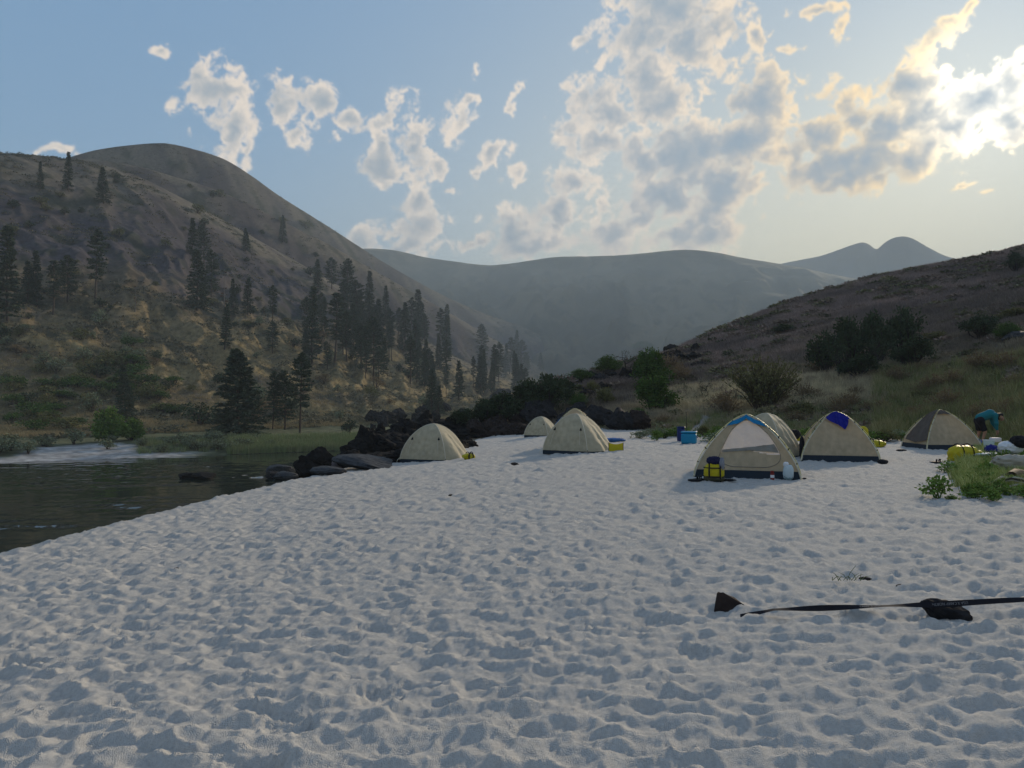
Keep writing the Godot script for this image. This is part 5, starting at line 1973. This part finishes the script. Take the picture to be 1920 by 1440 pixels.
	solo("yellow_tube", blob(Vector3(0.62, 0.16, 0.2), 0.1, 9, 2.6), M.yellow, beside(1502, 27.4) + Vector3(0, 0.14, 0), 0.1, "long yellow bag lying behind the left of the blue draped tent", "bag")
	solo("shoe", blob(Vector3(0.16, 0.12, 0.26), 0.2, 7, 2.4), M.black_web, on_sand(1655, 870), 0.6, "single dark shoe on the sand right of the blue draped tent", "shoe")
	solo("stone", blob(Vector3(0.09, 0.08, 0.08), 0.2, 7, 2.4), M.black_web, on_sand(1485, 858), 0.6, "small dark stone between the mesh door tent and the blue draped tent", "stone")
	solo("loose_peg_bag", blob(Vector3(0.34, 0.06, 0.16), 0.3, 17, 2.2), M.dark_cloth, on_sand(1690, 846), 0.2, "flat dark pouch at the left corner of the rightmost tent", "pouch")

	# by the rightmost tent
	dry_bag(on_sand(1806, 866), deg_to_rad(190), Vector3(0.78, 0.46, 0.44), M.yellow, "big yellow bag with a round black handle before the rightmost tent", 31)
	solo("navy_bundle", blob(Vector3(0.34, 0.22, 0.26), 0.25, 13, 2.2), M.navy, on_sand(1815, 860) + Vector3(0.2, 0.14, -0.5), 0.0, "navy bundle behind the big yellow bag", "bundle")
	sandals(on_sand(1752, 869), 0.9, "dark sandal on the sand left of the big yellow bag")
	var plank := Soup.new()
	plank.box(Vector3(0, 0.05, 0), Vector3(0.62, 0.035, 0.16))
	solo("plank", plank.done(), M.board, on_sand(1800, 869) + Vector3(0, 0, 0.35), 0.1, "pale wooden plank on the sand before the big yellow bag", "plank")
	solo("black_case", bevel_box(Vector3(0.34, 0.10, 0.2)), M.black_web, on_sand(1812, 876), 0.2, "flat black case half in the weeds below the plank", "case")
	solo("patterned_bag", blob(Vector3(0.44, 0.24, 0.3), 0.25, 15, 2.3), fabric(0.12, 0.18, 0.48, 0.3), beside(1826, 25.0) + Vector3(0, 0.10, 0), 0.0, "blue and white bag beside the person's legs", "bag")
	var tub := thing("plastic_tub", "translucent plastic tub in the grass by the person's hands", "tub", beside(1853, 23.2) + Vector3(0, 0.14, 0), 0.3)
	part("body", lathe([[0.0, 0.0], [0.13, 0.0], [0.15, 0.22], [0.158, 0.22], [0.158, 0.235], [0.145, 0.235]]), M.milky, tub)
	part("rim", lathe([[0.158, 0.22], [0.166, 0.225], [0.166, 0.245], [0.155, 0.25]]), M.white_cloth, tub)
	solo("white_box", bevel_box(Vector3(0.30, 0.14, 0.2)), mat(0.60, 0.55, 0.56, 0.7), beside(1864, 23.8) + Vector3(0.02, 0.28, 0), 0.2, "pinkish white box behind the plastic tub", "box")
	solo("blue_jacket", blob(Vector3(0.36, 0.26, 0.3), 0.35, 16, 1.9), mat(0.012, 0.02, 0.16, 0.85), beside(1858, 20.8) + Vector3(0, 0.10, 0), 0.0, "dark blue jacket heaped on the grass below the plastic tub", "jacket")
	solo("white_sheet", blob(Vector3(1.0, 0.08, 0.4), 0.25, 18, 2.2), M.white_cloth, beside(1850, 19.6) + Vector3(0, 0.16, 0), 0.05, "white sheet spread flat on the grass before the dark blue jacket", "sheet")
	solo("white_sack", blob(Vector3(0.66, 0.34, 0.4), 0.25, 22, 2.2), M.white_cloth, beside(1893, 19.2) + Vector3(0, 0.22, 0), 0.35, "white sack slumped on the grass near the right edge of view", "sack")
	solo("black_sack", blob(Vector3(0.5, 0.3, 0.36), 0.25, 24, 2.2), M.dark_cloth, beside(1916, 19.0) + Vector3(0, 0.40, -0.1), 0.2, "black bag resting on the white sack at the right edge", "bag")
	solo("driftwood", blob(Vector3(1.1, 0.30, 0.34), 0.35, 25, 2.4), M.pale_log, beside(1900, 16.6) + Vector3(0, 0.12, 0), 0.18, "pale weathered log among the weeds at the right edge", "log")
	var stump := Soup.new()
	stump.tube([Vector3(0.4, 0.1, -0.1), Vector3(0.1, 0.14, 0.0), Vector3(-0.15, 0.12, 0.15)], [0.11, 0.12, 0.10], 10)
	var logs := thing("broken_log", "broken brown log with a dark hollow end among the weeds", "log", beside(1895, 14.6) + Vector3(0, 0.04, 0), 0.2)
	part("bark", stump.done(), M.log_wood, logs)
	part("hollow_end", blob(Vector3(0.17, 0.17, 0.05), 0.1, 5), M.dark_bark, logs, Vector3(-0.15, 0.03, 0.15))
	for i in 12:
		var s := Soup.new()
		var a := rnd(-0.5, 0.5)
		s.tube([Vector3(-rnd(0.2, 0.5), 0.03, 0), Vector3(0, rnd(0.05, 0.12), 0), Vector3(rnd(0.2, 0.5), 0.04, 0)], [0.02, 0.025, 0.012], 5)
		solo("driftwood_stick", s.done(), [M.dark_bark, M.pale_log, M.log_wood][i % 3], beside(1900 + rnd(-28, 24), rnd(13.2, 14.6)) + Vector3(0, rnd(0.0, 0.12), 0), a, "thin stick in the tangle of driftwood below the broken log", "stick", "driftwood sticks at the right edge")
	person()

	# weeds on the sand at right
	var weeds := []
	for k in 3:
		weeds.append(template(shrub(0.6, 0.42, 330, 0.075, M.bright_leaf, M.green_leaf, 700 + k, 0.3, 6), "leafy_weed", "plant"))
	plant(weeds[0], 1757, 934, 897, 64, Vector2(0.6, 0.42), "round leaved green plant standing apart on the sand left of the weed patch", "", 5.0)
	plant(weeds[1], 1783, 938, 928, 28, Vector2(0.6, 0.42), "low dark green plant just right of the round leaved one", "", 5.0)
	plant(weeds[2], 1776, 886, 866, 44, Vector2(0.6, 0.42), "light green plant at the upper left end of the weed patch", "", 5.0)
	for i in 44:
		var f := rng.randf()
		var y := lerpf(862, 942, f)
		var x := rnd(lerpf(1800, 1822, f) + 26.0 * sin(f * 6.0), 1990)
		if x > 1870 and y > 885 and y < 925 and i % 2:
			continue
		plant(weeds[i % 3], x, y, y - rnd(13, 26), rnd(26, 50), Vector2(0.6, 0.42), "leafy green weed in the dense patch at the right edge of the sand", "weeds of the patch at right", 5.0)
	var places := []
	var tuft := tuft_mesh(18, 0.24, 0.10, 0.006, 33)
	for i in 4200:
		var d := rnd(13.2, 26.0)
		var px := rnd(1795, 2150) + 14.0 * sin(d * 2.0)
		if d > 21.0 and px < 1830:
			continue
		var p := beside(px, d)
		if noise_a.get_noise_2d(p.x * 0.9, p.z * 0.9) < -0.2:
			continue
		var s := rnd(0.6, 1.3)
		places.append([placed(p, Vector3(s, s, s)), Color(0.13, 0.16, 0.05).lerp(Color(0.26, 0.25, 0.12), rng.randf() * rng.randf())])
	scatter("weed_grass", tuft, M.grass, places, "green grass among the weeds at the right edge of the sand")
	var sedge := []
	for k in 2:
		sedge.append(template(shrub(1.2, 0.8, 700, 0.10, [M.bright_leaf, M.sage_leaf][k], M.green_leaf, 720 + k, 0.4, 7), "low_bush", "bush"))
	for i in 40:
		var x := rnd(1330, 1960)
		var y := 826.0 + rnd(-6, 4) - clampf((x - 1700) / 220.0, 0.0, 1.0) * 12.0
		if x > 1460 and x < 1660 and i % 3:
			continue
		plant(sedge[i % 2], x, y, y - rnd(12, 26), rnd(36, 70), Vector2(1.2, 0.8), "low leafy bush where the sand meets the slope at right", "low bushes along the foot of the right slope", 24.0)
	for i in 14:
		plant(sedge[i % 2], rnd(1190, 1300), rnd(812, 828), rnd(796, 810), rnd(26, 50), Vector2(1.2, 0.8), "low leafy bush where the sand meets the slope left of the blue box", "low bushes left of the blue box", 24.0)


# ---------------------------------------------------------------- foreground

func build_foreground() -> void:
	M.strap_web = mat(0.012, 0.012, 0.016, 0.9)
	M.strap_ink = mat(0.17, 0.175, 0.19, 0.8)
	# black webbing strap, twisted, stretched over the sand
	var o := thing("webbing_strap", "black webbing strap with faint white lettering stretched low over the sand", "strap", Vector3.ZERO)
	var ends := [[1388, 1146, 5.86], [1450, 1143, 5.84], [1545, 1140, 5.80], [1662, 1136, 5.76], [1765, 1133, 5.72], [1880, 1126, 5.66], [1990, 1121, 5.6], [2150, 1116, 5.5]]
	var flat := [0.75, 0.10, 0.88, 0.05, 0.92, 0.70, 0.15, 0.8]
	var line := []
	for q in ends:
		var d := ray(q[0], q[1])
		line.append(EYE + d * (q[2] / -d.z))
	line[0].y = sand_base(line[0].x, line[0].z) + 0.015
	var v := PackedVector3Array()
	var n := 120
	var mids := []
	var ups := []
	for i in n + 1:
		var f := i / float(n) * (line.size() - 1)
		var k := mini(int(f), line.size() - 2)
		var t := smoothstep(0.0, 1.0, f - k)
		var p: Vector3 = line[k].lerp(line[k + 1], f - k)
		var face := lerpf(flat[k], flat[k + 1], t)
		var a := acos(clampf(face, 0.0, 1.0))
		var along: Vector3 = (line[k + 1] - line[k]).normalized()
		var up := Vector3.UP.rotated(along, -a * (1.0 if k % 2 == 0 else 1.0))
		mids.append(p)
		ups.append(up)
	for side in [1.0, -1.0]:
		for i in n + 1:
			v.append(mids[i] + ups[i] * 0.022 * side)
	part("webbing", grid_mesh(n + 1, 2, v, PackedColorArray()), M.strap_web, o)
	var font := SystemFont.new()
	font.font_names = PackedStringArray(["Droid Sans"])
	for q in [[47, "CAMP X USA", false], [71, "USA X CAMP NORTH", true]]:
		var tm := TextMesh.new()
		tm.font = font
		tm.text = q[1]
		tm.font_size = 24
		tm.pixel_size = 0.00115
		tm.depth = 0.0008
		tm.curve_step = 2.0
		var i: int = q[0]
		var along: Vector3 = (mids[i + 3] - mids[i - 3]).normalized()
		var up: Vector3 = ups[i]
		up = (up - along * up.dot(along)).normalized()
		var out := along.cross(up)
		if q[2]:
			along = -along
			up = -up
		var text := part("lettering", tm, M.strap_ink, o)
		text.transform = Transform3D(Basis(along, up, out), mids[i] + out * 0.003)
	var left := on_sand(1367, 1138)
	var w := Soup.new()
	# an angular wedge: pale top edge at its left, falling to a low point at its right
	var base := [Vector3(-0.115, -0.05, 0.05), Vector3(0.02, -0.05, 0.075), Vector3(0.135, -0.05, 0.03), Vector3(0.08, -0.05, -0.07), Vector3(-0.09, -0.05, -0.06)]
	var top := [Vector3(-0.085, 0.085, 0.015), Vector3(-0.045, 0.095, 0.03), Vector3(0.10, 0.012, 0.015), Vector3(0.04, 0.05, -0.035), Vector3(-0.07, 0.085, -0.03)]
	for i in 5:
		var j := (i + 1) % 5
		var mid: Vector3 = (base[i] + base[j] + top[i] + top[j]) / 4.0 * 1.04
		w.tri(base[i], mid, base[j])
		w.tri(base[j], mid, top[j])
		w.tri(top[j], mid, top[i])
		w.tri(top[i], mid, base[i])
	for i in 5:
		w.tri(top[i], top[(i + 1) % 5], (top[0] + top[2] + top[3]) / 3.0 + Vector3(0, 0.008, 0))
	var wedge := solo("rock", w.done(), M.brown_rock, left + Vector3(0, 0.015, 0), -0.1, "dark angular wedge of stone half buried at the left end of the strap", "rock")
	wedge.scale = Vector3(1.15, 1.2, 1.15)
	var right := on_sand(1774, 1158)
	var r2 := solo("rock", boulder_mesh(417, 7, 0.12), M.grey_rock, right, 0.0, "dark flat stone holding down the sand under the right part of the strap", "rock")
	r2.transform = Transform3D(Basis(Vector3.FORWARD, 0.18) * Basis(Vector3.UP, -0.3).scaled_local(Vector3(0.165, 0.085, 0.09)), right + Vector3(0, 0.03, -0.02))
	var sprig := thing("grass_sprig", "small green sprig lying on the sand above the strap", "plant", on_sand(1588, 1096) + Vector3(0, 0.035, 0), 0.0)
	var s := Soup.new()
	for i in 15:
		var x := rnd(-0.14, 0.14)
		var tip := Vector3(x + rnd(-0.08, 0.08), rnd(0.02, 0.07), rnd(-0.06, 0.06))
		s.tube([Vector3(x, 0.0, rnd(-0.03, 0.03)), Vector3(x, 0.03, 0).lerp(tip, 0.5), tip], [0.003, 0.003, 0.001], 3)
	s.tube([Vector3(0, 0, 0), Vector3(0.03, 0.07, 0), Vector3(0.09, 0.13, -0.02)], [0.003, 0.003, 0.002], 3)
	part("blades", s.done(), mat(0.13, 0.16, 0.08), sprig)
	solo("bark_chip", blob(Vector3(0.10, 0.03, 0.04), 0.3, 3), M.dark_bark, on_sand(1622, 1087), -0.25, "dark bark chip on the sand right of the green sprig", "bark")
	solo("twig", blob(Vector3(0.09, 0.02, 0.03), 0.3, 5), M.dark_bark, on_sand(1686, 1099), 0.6, "small dark twig on the sand right of the bark chip", "twig")
	solo("twig", blob(Vector3(0.22, 0.03, 0.03), 0.3, 8), M.dark_bark, on_sand(1826, 938), 0.1, "dark twig on the sand below the weed patch", "twig")
	for q in [[965, 872, 0.22], [970, 1062, 0.06], [1035, 1110, 0.05], [330, 1068, 0.08], [700, 1345, 0.03], [610, 1312, 0.03], [845, 930, 0.12]]:
		solo("debris", blob(Vector3(q[2], q[2] * 0.35, q[2] * 0.5), 0.5, int(q[0])), M.dark_bark, on_sand(q[0], q[1]), rnd(0, 3), "dark bit of driftwood lying on the open sand", "driftwood", "dark bits on the open sand")
